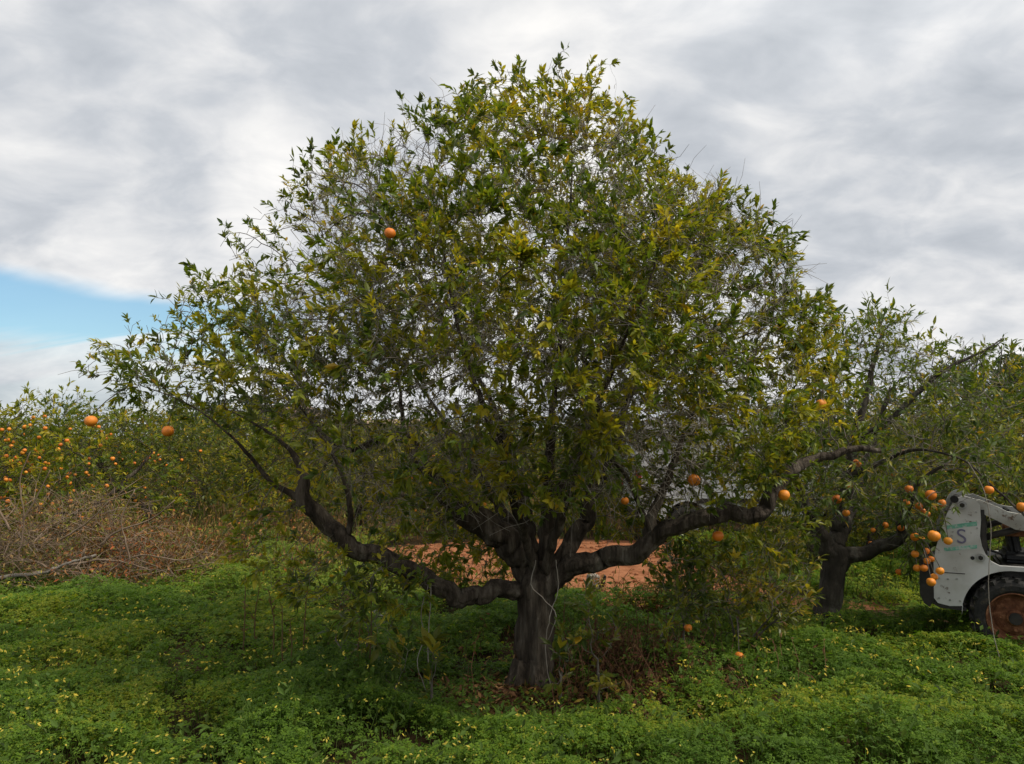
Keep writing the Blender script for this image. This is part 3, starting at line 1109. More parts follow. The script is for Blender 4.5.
for x, y, o, r, lab in or2:
    p = px(x, y, D2 + o)
    orange(p, r, lab or 'small orange in the hanging fruit cluster of the tree beside the loader', 'oranges on the tree beside the loader')
    tb, P = stalk_to(G2, p + (0, 0, r * .95), rng)
    w2.append(tb)
    l2.append(sprig(P, rng, 6))
V, Pl, Cc = merge_parts(l2)
link('foliage', mesh_np('foliage', local(V, tree2), Pl, Cc), M['leaf'], tree2)
inn = rng.choice(np.nonzero(G2.r < .012)[0], 450)
d = unit(rng.normal(0, 1, (len(inn), 3)))
Lw = rng.uniform(.1, .34, len(inn))
b0 = G2.pos[inn]
b1 = b0 + d * (Lw * .5)[:, None]
b2 = b1 + unit(d + rng.normal(0, .4, d.shape)) * (Lw * .5)[:, None]
parts = [tri_tubes(np.stack([b0, b1, b2], 1), np.full(len(inn), .0026), np.full(len(inn), .0012))]
Q, q = resample(np.array([px(a, b, 5.95) for a, b in [(968, 462), (984, 490), (991, 530), (989, 565), (989, 600), (994, 635), (1003, 672), (1006, 700)]]), np.full(8, .0034), .05, rng, .4)
parts.append(tube(Q, q, 4))
build_wood(G2, LIMBS2, tree2, rng, M['bark2'], M['twig'], 12, w2, parts)
print('second tree nodes', len(G2.pos))


# ================================================================== LOW CITRUS SHRUB under the right limb
def small_plant(name, label, cat, x, ybase, d, poly, c0, nattr, seed, pal, dn=.5, df=.5, llen=.09, stems=3, group=None, per=1, nleaf=(4, 7), step=.06):
    rng = np.random.default_rng(seed)
    b = px(x, ybase, d)
    b[2] = 0
    c = px(*c0, d)
    limbs = [(np.array([b + (0, 0, -.02), b * .7 + c * .3, b * .35 + c * .65]), np.array([.014, .011, .008]))]
    for k in range(stems - 1):
        o = np.array([rng.normal(0, .12), rng.normal(0, .12), 0])
        limbs.append((np.array([b + o * .5 + (0, 0, -.02), b * .7 + c * .3 + o, b * .4 + c * .6 + o * 2]), np.array([.012, .009, .006])))
    A = crown_points(poly, c0, d, dn, df, nattr, rng, front_y=9999, clump=.42, nseed=seed % 7)
    A = A[A[:, 2] > .08]
    G = grow(limbs, A, step, .7, .09, 50, rng, wander=.3)
    t = tag(empty(name, (b[0], b[1], 0)), label, cat, group)
    w, l = shoots_and_leaves(G, rng, lambda P: np.full(len(P), .75), per, nleaf, (.06, .16), llen, pal, rmax=.02, centre=c, lw=.42 if llen > .1 else .36)
    lp, tw = tree_wood(G, len(limbs), rng)
    for li, (P, rr) in lp.items():
        V, Pl, _ = tube(P, rr, 6)
        link('stem', mesh_np('stem', local(V, t), Pl, smooth=True), M['twig'], t)
    wd = [(p[0], p[1], np.ones((len(p[0]), 3)) * .1) for p in tw + w]
    V, Pl, Cc = merge_parts(l + wd)
    k = sum(len(p[1]) for p in l)
    link('foliage', mesh_np('foliage', local(V, t), Pl, Cc, midx=[0] * k + [1] * (len(Pl) - k)), [M['leaf'], M['twig']], t)
    return G


rng = np.random.default_rng(5)
GS = small_plant('citrus_shrub', 'low dense citrus shrub under the end of the big right limb', 'shrub', 738, 640, 6.5,
                 [(664, 560), (690, 536), (730, 540), (770, 528), (808, 540), (812, 590), (800, 632), (760, 640), (715, 622), (680, 606)], (738, 580), 1000, 61, PAL_YEL, .55, .6, stems=6, per=1)
G3 = small_plant('citrus_shrub', 'thin drooping citrus sapling right of the trunk with one low orange', 'shrub', 683, 655, 6.1,
                 [(660, 565), (690, 548), (712, 570), (708, 620), (690, 640), (668, 620)], (684, 596), 240, 62, PAL_DARK, .3, .3, stems=3, per=2)
for x, y, d, r, lab in ((688, 628, 5.95, .032, 'low orange hanging by the thin sapling, close to the ground'), (739, 656, 6.0, .032, 'lowest orange, just above the clover under the leafy shrub')):
    p = px(x, y, d)
    orange(p, r, lab, 'oranges on the low shrubs')
    tb, P = stalk_to(G3 if x < 700 else GS, p + (0, 0, r * .95), rng)
    t = tag(empty('fruiting_twig', tuple(P[0])), 'thin twig that carries the ' + ('low orange by the sapling' if x < 700 else 'lowest orange above the clover'), 'twig')
    V, Pl, _ = merge_parts([tb])
    link('stem', mesh_np('stem', local(V, t), Pl), M['twig'], t)
    V, Pl, Cc = sprig(P, rng, 5)
    link('leaves', mesh_np('leaves', local(V, t), Pl, Cc), M['leaf'], t)
for k, (x, y, d, poly, lab) in enumerate([
    (598, 692, 5.3, [(572, 600), (590, 590), (612, 606), (622, 650), (606, 690), (584, 680)], 'broad leaved green sucker growing right of the main trunk'),
    (560, 690, 5.2, [(548, 640), (565, 630), (575, 660), (570, 690), (550, 690)], 'small sucker with one yellow leaf at the right foot of the trunk'),
    (432, 705, 5.1, [(410, 650), (430, 640), (450, 660), (448, 700), (420, 704)], 'small leafy sucker under the low left limb'),
    (365, 665, 5.5, [(335, 590), (365, 575), (398, 592), (400, 640), (370, 655), (345, 640)], 'tall thin sucker with feathery leaves below the left limb'),
]):
    small_plant('citrus_sucker', lab, 'plant', x, y, d, poly, (sum(p[0] for p in poly) / len(poly), sum(p[1] for p in poly) / len(poly)), 90, 70 + k, PAL_YEL, .16, .16, .105, 2, 'suckers around the main trunk')

# ================================================================== ORCHARD TREES BEHIND
def make_orchard_tree(seed, rx, rz, zc, nattr, pal, llen, label, nleaf=(4, 7), fine=False, trunk=.11):
    rng = np.random.default_rng(seed)
    lean = rng.normal(0, .12, 2)
    limbs = [(np.array([(0, 0, -.03), (lean[0] * .3, lean[1] * .3, .35), (lean[0], lean[1], .62)]), np.array([trunk * 1.2, trunk, trunk]))]
    nb = 5
    for k in range(nb):
        a = 2 * np.pi * k / nb + rng.normal(0, .3)
        u = np.array([math.cos(a), math.sin(a), 0])
        s = np.array([lean[0], lean[1], .58])
        limbs.append((np.array([s, s + u * rx * .3 + (0, 0, .25), s + u * rx * .6 + (0, 0, zc - .55), s + u * rx * .75 + (0, 0, zc - .2)]), np.array([trunk * .6, trunk * .45, trunk * .28, trunk * .14])))
    A = []
    while len(A) < nattr:
        p = rng.uniform(-1, 1, (4000, 3))
        rr = np.linalg.norm(p, axis=1)
        ok = (rr < 1 + .0 * rr)
        P = p * np.array([rx, rx, rz]) + np.array([0, 0, zc])
        ang = np.arctan2(p[:, 1], p[:, 0])
        lump = 1 + .12 * np.sin(3 * ang + seed) + .12 * np.sin(5 * ang + p[:, 2] * 3 + seed * 2)
        ok = rr < np.minimum(lump, 1.12) * .95
        ok &= rng.random(len(p)) < np.clip((noise3(P, .7, seed % 9) - .43) * 7 + .5, .05, 1) * (.25 + .75 * np.clip(rr, 0, 1) ** 2)
        ok &= P[:, 2] > .22
        A.extend(P[ok])
    A = np.array(A[:nattr])
    G = grow(limbs, A, .11, 1.1, .14, 70, rng, droop=.04, wander=.3, tip=.003)
    t = tag(empty('orange_tree'), label, 'tree')
    cen = np.array([0, 0, zc - .2])
    w, l = shoots_and_leaves(G, rng, lambda P: np.clip(.95 * np.clip((noise3(P, .4, 4) - .25) * 5, .3, 1.2), 0, 1), 1, nleaf, (.08, .28), llen, pal, rmax=.02, fine=fine, centre=cen, barefrac=.06, lw=.44)
    lp, tw = tree_wood(G, len(limbs), rng)
    V, Pl, _ = tube(*[lp[0][0], lp[0][1]], 10, .1, seed)
    link('trunk', mesh_np('trunk', V, Pl, smooth=True), M['bark'], t)
    parts = [tube(P, rr, 6, .08, li) for li, (P, rr) in lp.items() if li] + tw + w
    V, Pl, _ = merge_parts(parts)
    link('branches', mesh_np('branches', V, Pl, smooth=True), M['bark'], t)
    V, Pl, Cc = merge_parts(l)
    link('foliage', mesh_np('foliage', V, Pl, Cc), M['leaf'], t)
    print('orchard tree', seed, len(G.pos), sum(len(p) for p in Pl))
    t['_top'] = zc + rz
    return t, G


GRP = 'orchard trees behind the dirt track'
PB, GB = make_orchard_tree(101, 1.55, 1.28, 1.32, 2600, PAL_YEL, .115, 'x')
PC, GC = make_orchard_tree(102, 1.75, 1.30, 1.28, 2700, PAL, .12, 'x')
PE, GE = make_orchard_tree(104, 1.9, 1.40, 1.36, 2500, PAL_DARK, .13, 'x', nleaf=(4, 6))
used = {}


def place(proto, x, y, s, sz, rz, label, group=GRP):
    if proto.name not in used:
        used[proto.name] = 1
        o = proto
    else:
        o = copy_tree(proto)
    o.location = (x, y, 0)
    o.scale = (s * .96, s * .96, sz * .94)
    o.rotation_euler = (0, 0, rz)
    tag(o, label, 'tree', group)
    if '_top' in o: del o['_top']
    return o


FAR = 'orange tree in the orchard rows beyond the dirt track'
ORCH = [
    (PC, 62, 11.8, .98, 1.00, .4, 'fruit laden orange tree rising straight behind the dead brush heap'),
    (PB, -60, 12.2, 1.0, .98, 2.2, 'orange tree at the far left edge behind the dead brush heap'),
    (PB, 150, 14.6, 1.0, .98, 3.9, 'yellowish orange tree right of the fruit laden tree by the brush heap'),
    (PE, 196, 17.5, 1.0, .98, 1.2, 'dark orange tree with visible trunk behind the lone left orange'),
    (PC, 292, 16.4, 1.0, .95, 5.1, 'dense orange tree behind the lifted end of the low left limb'),
    (PB, 360, 14.7, .95, .90, .9, FAR),
    (PC, 442, 14.5, .95, .86, 2.9, 'orange tree with small fruit seen between the two left limbs'),
    (PE, 545, 15.2, .95, .85, .2, FAR), (PB, 640, 16.5, 1.0, .9, 3.3, FAR), (PB, 600, 21.0, 1.1, 1.0, 4.4, FAR),
    (PE, 770, 17.0, 1.1, 1.05, 3.4, FAR),
    (PB, 806, 10.6, .80, .82, 1.5, 'yellow green citrus tree behind the leafy shrub and the leaning trunk'),
    (PB, 868, 11.6, .95, 1.02, 2.6, 'yellow green orange tree straight behind the leaning trunk'),
    (PB, 1032, 9.6, 1.02, 1.18, .3, 'tall yellow green orange tree rising behind the white loader'),
    (PC, 960, 13.0, 1.1, 1.1, 5.6, 'orange tree in the gap between the leaning trunk and the loader'),
]
for p, x, dd, s, sz, rz, lab in ORCH:
    place(p, gx(x, dd), dd, s, sz, rz, lab)
rr_ = random.Random(5)
for x, dd in ((-20, 22), (105, 21), (250, 23), (335, 24), (420, 23), (500, 25), (660, 26), (720, 23), (830, 22), (900, 20), (990, 18), (1070, 15.5),
              (30, 30), (130, 32), (225, 31), (320, 33), (410, 32), (505, 34), (600, 33), (700, 32), (800, 31), (900, 30), (1000, 28), (1100, 24),
              (-60, 38), (60, 44), (180, 46), (300, 45), (390, 47), (480, 46), (570, 48), (680, 46), (790, 45), (880, 42), (970, 40), (1060, 36)):
    place(rr_.choice((PB, PC, PE)), gx(x, dd), dd, rr_.uniform(1.05, 1.35), rr_.uniform(.92, 1.12), rr_.uniform(0, 6.28), FAR)


# small fruit on the trees at the left and centre
def far_fruit(G, o, n, seed, label, xr, yr, group):
    rng = np.random.default_rng(seed)
    Mx = Matrix.LocRotScale(o.location, o.rotation_euler, o.scale)
    W = np.array([Mx @ Vector(p) for p in G.pos[G.r < .02]])
    Y = W[:, 1]
    # keep wood on the side of the crown towards the camera
    u = 512 + F * W[:, 0] / Y
    v = HORIZON - F * (W[:, 2] - CAM_H) / Y
    ok = (Y < o.location[1] - .35 * o.scale[0]) & (u > xr[0]) & (u < xr[1]) & (v > yr[0]) & (v < yr[1])
    idx = np.nonzero(ok)[0]
    if len(idx) == 0: return
    for i in rng.choice(idx, min(n, len(idx)), replace=False):
        p = W[i] + np.array([0, .03 - .08 * rng.random(), -.04])
        orange(p, rng.uniform(.021, .033), label, group, hi=False)


obs = [o for o in COL.objects if o.name.startswith('orange_tree')]


def find(lab):
    return next(o for o in obs if o.get('label') == lab)


obs = [o for o in COL.objects if o.name.startswith('orange_tree')]
far_fruit(GC, find(ORCH[0][6]), 110, 1, 'small orange among the leaves of the fruit laden tree behind the brush heap', (0, 170), (412, 535), 'oranges on the tree behind the brush heap')
far_fruit(GB, find(ORCH[2][6]), 40, 2, 'small orange on the yellowish tree right of the fruit laden one', (90, 230), (420, 520), 'oranges on the yellowish tree')
far_fruit(GC, find(ORCH[4][6]), 8, 3, 'tiny orange on the dense tree behind the low left limb', (260, 345), (430, 520), 'oranges on the dense tree')
far_fruit(GC, find(ORCH[6][6]), 22, 4, 'tiny orange on the tree seen between the two left limbs', (370, 500), (440, 530), 'oranges on the tree between the limbs')
far_fruit(GB, find('yellow green orange tree straight behind the leaning trunk'), 10, 6, 'tiny orange on the yellow green tree behind the leaning trunk', (820, 910), (440, 560), 'oranges behind the leaning trunk')


# dark trees on the skyline
def pine(x, d, h, w, seed, label):
    rng = np.random.default_rng(seed)
    t = tag(empty('pine_tree', (gx(x, d), d, 0)), label, 'tree', 'dark trees on the skyline')
    V, Pl, _ = tube(np.array([(0, 0, 0), (.1, 0, h * .5), (.05, 0, h * .9)]), [.22, .16, .05], 8)
    link('trunk', mesh_np('trunk', V, Pl, smooth=True), M['bark'], t)
    n = 1500
    c = rng.normal(0, 1, (14, 3)) * np.array([w * .45, w * .45, h * .15]) + np.array([0, 0, h * .72])
    k = rng.integers(0, 14, n)
    P = c[k] + unit(rng.normal(0, 1, (n, 3))) * (w * .32 * rng.random((n, 1)) ** .4)
    P[:, 2] = np.clip(P[:, 2], h * .35, h)
    col = np.array([.018, .034, .016]) * rng.uniform(.6, 1.5, (n, 1))
    l = rng.uniform(.25, .5, n)
    V, Pl, Cc = leaf_mesh(P, rng.normal(0, 1, (n, 3)), rng.normal(0, 1, (n, 3)), l, l * .5, np.full(n, .1), col, False)
    link('crown', mesh_np('crown', V, Pl, Cc), M['leaf'], t)


pine(205, 62, 4.7, 4.2, 1, 'rounded dark tree, left one on the skyline left of the big tree')
pine(262, 60, 5.0, 4.0, 2, 'dark rounded tree on the skyline behind the left branches')
pine(237, 75, 4.4, 4.2, 3, 'low dark tree between the two taller skyline trees')
pine(330, 80, 4.8, 6.0, 4, 'wide dark skyline tree beside the far pink house')
pine(1012, 40, 6.6, 3.6, 5, 'dark tree top peeping over the right hand orange tree')

# far pink houses
def house(x, d, w, h, roof, label, wall):
    o = tag(empty('house', (gx(x, d), d, 0)), label, 'house')
    bm = bmesh.new()
    bmesh.ops.create_cube(bm, size=1, matrix=Matrix.Translation((0, 0, h / 2)) @ Matrix.Diagonal((w, 6, h, 1)))
    me = bpy.data.meshes.new('wall')
    bm.to_mesh(me)
    bm.free()
    link('wall', me, wall, o)
    V = [(-w / 2 - .3, -3.3, h), (w / 2 + .3, -3.3, h), (w / 2 + .3, 3.3, h), (-w / 2 - .3, 3.3, h), (-w / 2 + .5, 0, h + roof), (w / 2 - .5, 0, h + roof)]
    V = [(a, b, c + .003) for a, b, c in V]
    link('roof', mesh_np('roof', V, [np.array([[0, 1, 5, 4], [2, 3, 4, 5]]), np.array([[1, 2, 5], [3, 0, 4]]), np.array([[0, 3, 2, 1]])]), M['tile'], o)
    for k in (-.28, .12, .34):
        bm = bmesh.new()
        bmesh.ops.create_cube(bm, size=1, matrix=Matrix.Translation((w * k, -3.0, h * .6)) @ Matrix.Diagonal((.9, .08, 1.1, 1)))
        me = bpy.data.meshes.new('window')
        bm.to_mesh(me)
        bm.free()
        link('window', me, M['dark'], o)


M['tile'] = mat_noise('roof_tile', [(.3, (.30, .20, .16)), (.6, (.40, .28, .22))], 6, .9)
M['pinkwall'] = mat_noise('pink_render', [(.3, (.50, .33, .25)), (.6, (.58, .40, .31))], 2, .9)
M['dark'] = mat_noise('dark_void', [(.3, (.008, .008, .008)), (.7, (.02, .02, .02))], 8, .6)
house(291, 85, 5.0, 4.4, 1.2, 'far pink house showing over the orchard behind the left branches', M['pinkwall'])
house(378, 95, 11, 3.7, .6, 'long low pink building far behind the orchard', M['pinkwall'])

# ================================================================== solid-object helpers
def bm_obj(name, bm, mat, parent, smooth=False, bevel=0, seg=2):
    if bevel:
        bmesh.ops.bevel(bm, geom=[e for e in bm.edges if e.calc_face_angle(0) > .4], offset=bevel, segments=seg, affect='EDGES', clamp_overlap=True)
    bmesh.ops.recalc_face_normals(bm, faces=bm.faces[:])
    me = bpy.data.meshes.new(name)
    bm.to_mesh(me)
    bm.free()
    if smooth:
        for p in me.polygons: p.use_smooth = True
    return link(name, me, mat, parent)


def prism(poly, y0, y1):
    """poly of (x, z) extruded along y"""
    bm = bmesh.new()
    a = [bm.verts.new((x, y0, z)) for x, z in poly]
    b = [bm.verts.new((x, y1, z)) for x, z in poly]
    n = len(poly)
    bm.faces.new(a)
    bm.faces.new(b[::-1])
    for i in range(n):
        bm.faces.new((a[i], a[(i + 1) % n], b[(i + 1) % n], b[i]))
    return bm


def box(bm, c, s, rot=None):
    m = Matrix.Translation(c)
    if rot is not None: m = m @ rot
    bmesh.ops.create_cube(bm, size=1, matrix=m @ Matrix.Diagonal((*s, 1)))
    return bm


def cyl(bm, c, r, h, axis='Y', seg=24, r2=None):
    m = Matrix.Translation(c)
    if axis == 'Y': m = m @ Matrix.Rotation(R(90), 4, 'X')
    if axis == 'X': m = m @ Matrix.Rotation(R(90), 4, 'Y')
    bmesh.ops.create_cone(bm, cap_ends=True, segments=seg, radius1=r, radius2=r if r2 is None else r2, depth=h, matrix=m)
    return bm


def lathe_y(prof, seg=40):
    """prof of (radius, y) turned about the y axis"""
    bm = bmesh.new()
    rings = []
    for r, y in prof:
        rings.append([bm.verts.new((r * math.cos(2 * math.pi * i / seg), y, r * math.sin(2 * math.pi * i / seg))) for i in range(seg)])
    for a, b in zip(rings[:-1], rings[1:]):
        for i in range(seg):
            bm.faces.new((a[i], a[(i + 1) % seg], b[(i + 1) % seg], b[i]))
    return bm


def mat_paint(name, base, wear, rust, lo=.58, hi=.66, scale=9):
    m, nt, N, L, out = nodes_of(name)
    tc = N.new('ShaderNodeTexCoord')
    n = N.new('ShaderNodeTexNoise')
    n.inputs['Scale'].default_value = scale
    n.inputs['Detail'].default_value = 9
    n.inputs['Roughness'].default_value = .7
    L.new(tc.outputs['Object'], n.inputs[0])
    n2 = N.new('ShaderNodeTexNoise')
    n2.inputs['Scale'].default_value = scale * .35
    n2.inputs['Detail'].default_value = 5
    L.new(tc.outputs['Object'], n2.inputs[0])
    r0 = ramp(nt, [(.35, wear), (.62, base)])
    L.new(n2.outputs[0], r0.inputs[0])
    r1 = ramp(nt, [(lo, (0, 0, 0)), (hi, (1, 1, 1))])
    L.new(n.outputs[0], r1.inputs[0])
    mx = N.new('ShaderNodeMixRGB')
    L.new(r1.outputs[0], mx.inputs[0])
    L.new(r0.outputs[0], mx.inputs[1])
    mx.inputs[2].default_value = (*rust, 1)
    p = N.new('ShaderNodeBsdfPrincipled')
    p.inputs['Roughness'].default_value = .55
    L.new(mx.outputs[0], p.inputs['Base Color'])
    L.new(p.outputs[0], out.inputs[0])
    return m


M['white'] = mat_paint('worn_white_paint', (.56, .56, .545), (.36, .35, .32), (.10, .06, .035), .60, .66)
M['armpaint'] = mat_paint('worn_cream_paint', (.42, .42, .39), (.24, .23, .20), (.10, .06, .035), .55, .63, 14)
M['rust'] = mat_noise('rusty_rim', [(.3, (.06, .024, .012)), (.5, (.15, .058, .026)), (.66, (.32, .15, .075))], 14, .85, .4, 60, 8)
M['tyre'] = mat_noise('old_rubber', [(.3, (.010, .010, .010)), (.55, (.024, .023, .021)), (.72, (.085, .068, .048))], 18, .8, .3, 60)
M['darkmetal'] = mat_noise('grimy_metal', [(.3, (.012, .011, .010)), (.6, (.03, .026, .022)), (.8, (.075, .05, .032))], 10, .6, .2, 40)
M['steel'] = mat_noise('bare_steel', [(.3, (.25, .25, .24)), (.7, (.45, .44, .42))], 20, .4, 0, 10, 4, (1, 1, 1), .5, .8)
M['teal'] = mat_noise('faded_teal_sticker', [(.3, (.10, .30, .22)), (.5, (.16, .40, .30)), (.62, (.42, .46, .43))], 24, .6)
M['purple'] = mat_noise('faded_purple_ink', [(.3, (.10, .09, .16)), (.6, (.17, .16, .24)), (.72, (.40, .40, .42))], 24, .6)

# ================================================================== SKID-STEER LOADER
DL = 6.36
LO = px(1010, 655, DL)
WX, WR = gx(1010, 6.3), .318
LA = 27.5
loader = tag(empty('skid_loader', (WX, DL, 0), -R(LA)), 'worn white skid steer loader with rusty rear wheel parked at the right', 'loader')


def lp_(x, y, d=DL):
    # sight line met with the loader's own (turned) side plane, in the loader's coordinates
    u, v = (x - 512) / F, -(y - 382) / F
    ray = np.array([u, CP - SP * v, SP + CP * v])
    nrm = np.array([math.sin(R(LA)), math.cos(R(LA)), 0])
    k = (np.dot(nrm, [WX, DL, 0]) + (d - DL)) / np.dot(nrm, ray)
    q = ray * k
    return (float((q[0] - WX) * math.cos(R(LA)) - (q[1] - DL) * math.sin(R(LA))), float(CAM_H + q[2]))


WIDTH = 1.05
arch = []
for a in np.linspace(92, 182, 14):
    arch.append((.372 * math.cos(R(a)) + .0, WR + .372 * math.sin(R(a))))
side = [lp_(953, 503), lp_(957, 498), lp_(964, 496), lp_(975, 499), lp_(980, 505), lp_(981, 520), lp_(980, 536), lp_(982, 546), lp_(986, 555), lp_(992, 562), lp_(1000, 566)]
side += [(.9, side[-1][1]), (.9, side[-1][1] - .03)]
side += arch
side += [lp_(963, 606), lp_(950, 606), lp_(938, 603), lp_(934, 598), lp_(932, 575), lp_(935, 552), lp_(941, 530), lp_(947, 514)]
for y0 in (0.0, WIDTH - .06):
    bm = prism(side, y0, y0 + .05)
    bm_obj('side_panel', bm, M['white'], loader, bevel=.006)
# engine bay between the panels, dark and rusty, with the rounded rear door
bay = [lp_(936, 600), lp_(966, 604), lp_(966, 560), lp_(978, 556), lp_(976, 512), lp_(960, 502), lp_(950, 520), lp_(938, 552)]
bm_obj('engine_bay', prism(bay, .06, WIDTH - .07), M['darkmetal'], loader, bevel=.02)
door = [lp_(922, 560), lp_(930, 556), lp_(933.5, 560), lp_(934, 600), lp_(930, 607), lp_(924, 603), lp_(920, 594), lp_(919.5, 575)]
bm_obj('rear_door', prism(door, -.005, WIDTH - .005), M['darkmetal'], loader, bevel=.02, seg=3)
lip = [lp_(934, 601), lp_(967, 608.5), lp_(967, 611.5), lp_(940, 608), lp_(933, 604)]
bm_obj('sump_plate', prism(lip, .01, WIDTH - .02), M['darkmetal'], loader)
# cross tube, pins, holes
bm = bmesh.new()
x, z = lp_(962, 505)
cyl(bm, (x, .5 * WIDTH, z), .03, WIDTH + .02)
bm_obj('pivot_tube', bm, M['darkmetal'], loader, True)
bm = bmesh.new()
cyl(bm, (x, -.008, z), .037, .018)
bm_obj('pivot_washer', bm, M['steel'], loader)
bm = bmesh.new()
cyl(bm, (x, -.022, z), .020, .02, seg=6)
bm_obj('pivot_bolt', bm, M['darkmetal'], loader)
bm = bmesh.new()
x2, z2 = lp_(954.5, 500.5)
cyl(bm, (x2, .02, z2 + .01), .03, .06)  # dark cylinder stands for a hole, its inner shade put into the colour
bm_obj('dark_hole_disc', bm, M['dark'], loader)
x, z = lp_(980.5, 557.5)
bm = bmesh.new()
cyl(bm, (x, -.008, z), .034, .02)
bm_obj('axle_washer', bm, M['steel'], loader)
bm = bmesh.new()
cyl(bm, (x, -.024, z), .019, .02, seg=6)
bm_obj('axle_bolt', bm, M['darkmetal'], loader)
x, z = lp_(972.5, 558)
bm = bmesh.new()
cyl(bm, (x, -.001, z), .015, .004)
bm_obj('drain_hole', bm, M['dark'], loader)
# seam, rivets and a hose on the side panel
a, b = lp_(938, 572), lp_(965, 572)
bm = box(bmesh.new(), ((a[0] + b[0]) / 2, -.002, a[1]), (b[0] - a[0], .004, .006))
bm_obj('panel_seam', bm, M['darkmetal'], loader)
bm = bmesh.new()
for xa, ya in ((939, 578), (948, 579), (957, 579), (939, 598), (950, 600), (960, 601), (948, 518), (976, 512), (977, 528)):
    x, z = lp_(xa, ya)
    cyl(bm, (x, -.003, z), .008, .008, seg=8)
bm_obj('rivets', bm, M['steel'], loader)
hp = [lp_(983, 512), lp_(987, 525), lp_(985, 540), lp_(990, 552), lp_(1002, 556)]
V, Pl, _ = tube(np.array([(q[0], .085 + .02 * i, q[1]) for i, q in enumerate(hp)]), [.011] * 5, 8)
link('hose', mesh_np('hose', V, Pl, smooth=True), M['dark'], loader)
# sticker: two teal bands with a figure between them
for (xa, ya), (xb, yb), th in (((946, 527.5), (977, 523.5), .034), ((944, 549.5), (977, 546.5), .030)):
    a, b = lp_(xa, ya), lp_(xb, yb)
    bm_obj('sticker_band', prism([(a[0], a[1] - th / 2), (b[0], b[1] - th / 2), (b[0], b[1] + th / 2), (a[0], a[1] + th / 2)], -.003, .001), M['teal'], loader)
fc = bpy.data.curves.new('figure', 'FONT')
fc.body = 'S'
fc.size = .17
fc.extrude = .001
fc.align_x = 'CENTER'
fc.align_y = 'CENTER'
fo = bpy.data.objects.new('figure_tmp', fc)
COL.objects.link(fo)
bpy.context.view_layer.update()
fme = bpy.data.meshes.new_from_object(fo.evaluated_get(bpy.context.evaluated_depsgraph_get()))
bpy.data.objects.remove(fo)
fme.materials.clear()
o = link('sticker_figure', fme, M['purple'], loader)
x, z = lp_(961.5, 537)
o.location = (x, -.003, z)
o.rotation_euler = (R(90), 0, 0)
# lift arms run forward and down from the pivots
arm = [lp_(966, 502, DL + .06), lp_(980, 500, DL + .06), lp_(990, 504, DL + .06), lp_(1000, 508, DL + .06), lp_(1008, 512, DL + .06), lp_(1018, 514, DL + .06)]
ax0 = arm[-1]
arm += [(1.25, ax0[1] - .10), (1.45, .35), (1.52, .12), (1.42, .12), (1.30, .42), (1.10, ax0[1] - .24), (ax0[0] - .02, ax0[1] - .13), lp_(983, 514, DL + .06)]
for y0 in (.075, WIDTH - .16):
    bm_obj('lift_arm', prism(arm, y0, y0 + .07), M['armpaint'], loader, bevel=.006)
for y0 in (.11, WIDTH - .125):
    bm = bmesh.new()
    a, b = Vector((*lp_(984, 540), 0)), Vector((*lp_(1030, 528), 0))
    mid, dv = (a + b) / 2, (b - a)
    bm2 = cyl(bm, (0, 0, 0), .028, dv.length, 'X', 12)
    bmesh.ops.transform(bm2, matrix=Matrix.Translation((mid.x, y0 + .04, mid.y)) @ Matrix.Rotation(-math.atan2(dv.y, dv.x), 4, 'Y'), verts=bm2.verts)
    bm_obj('lift_cylinder', bm2, M['darkmetal'], loader, True)
bm = bmesh.new()
x, z = lp_(1015, 533)
cyl(bm, (x + .06, .30, z), .06, .24, 'X', 18)
bm_obj('rusty_tank', bm, M['rust'], loader, True, .015)
# operator's tub: floor, far wall, seat, dash, hand levers
bm = box(bmesh.new(), (.36, WIDTH / 2, side[10][1] - .14), (.86, WIDTH - .16, .24))
bm_obj('chassis', bm, M['darkmetal'], loader, bevel=.02)
bm = box(bmesh.new(), (-.19, WIDTH / 2, .90), (.05, WIDTH - .14, .56))
bm_obj('rear_bulkhead', bm, M['darkmetal'], loader, bevel=.01)
bm = box(bmesh.new(), (.14, WIDTH / 2, .76), (.36, .42, .09))
bm_obj('seat', bm, M['dark'], loader, bevel=.03, seg=3)
bm = box(bmesh.new(), (.04, WIDTH / 2, .97), (.08, .42, .38), Matrix.Rotation(R(-8), 4, 'Y'))
bm_obj('seat_back', bm, M['dark'], loader, bevel=.03, seg=3)
for y0 in (.28, WIDTH - .28):
    V, Pl, _ = tube(np.array([(.62, y0, .66), (.60, y0, .85), (.54, y0, 1.0), (.50, y0, 1.04)]), [.011, .010, .010, .016], 8)
    link('control_lever', mesh_np('control_lever', V, Pl, smooth=True), M['darkmetal'], loader)
bm = box(bmesh.new(), (1.62, WIDTH / 2, .2), (.06, 1.25, .36))
box(bm, (1.82, WIDTH / 2, .03), (.42, 1.25, .03))
box(bm, (1.78, WIDTH / 2 - .615, .14), (.36, .025, .22))
box(bm, (1.78, WIDTH / 2 + .615, .14), (.36, .025, .22))
bm_obj('bucket', bm, M['darkmetal'], loader)


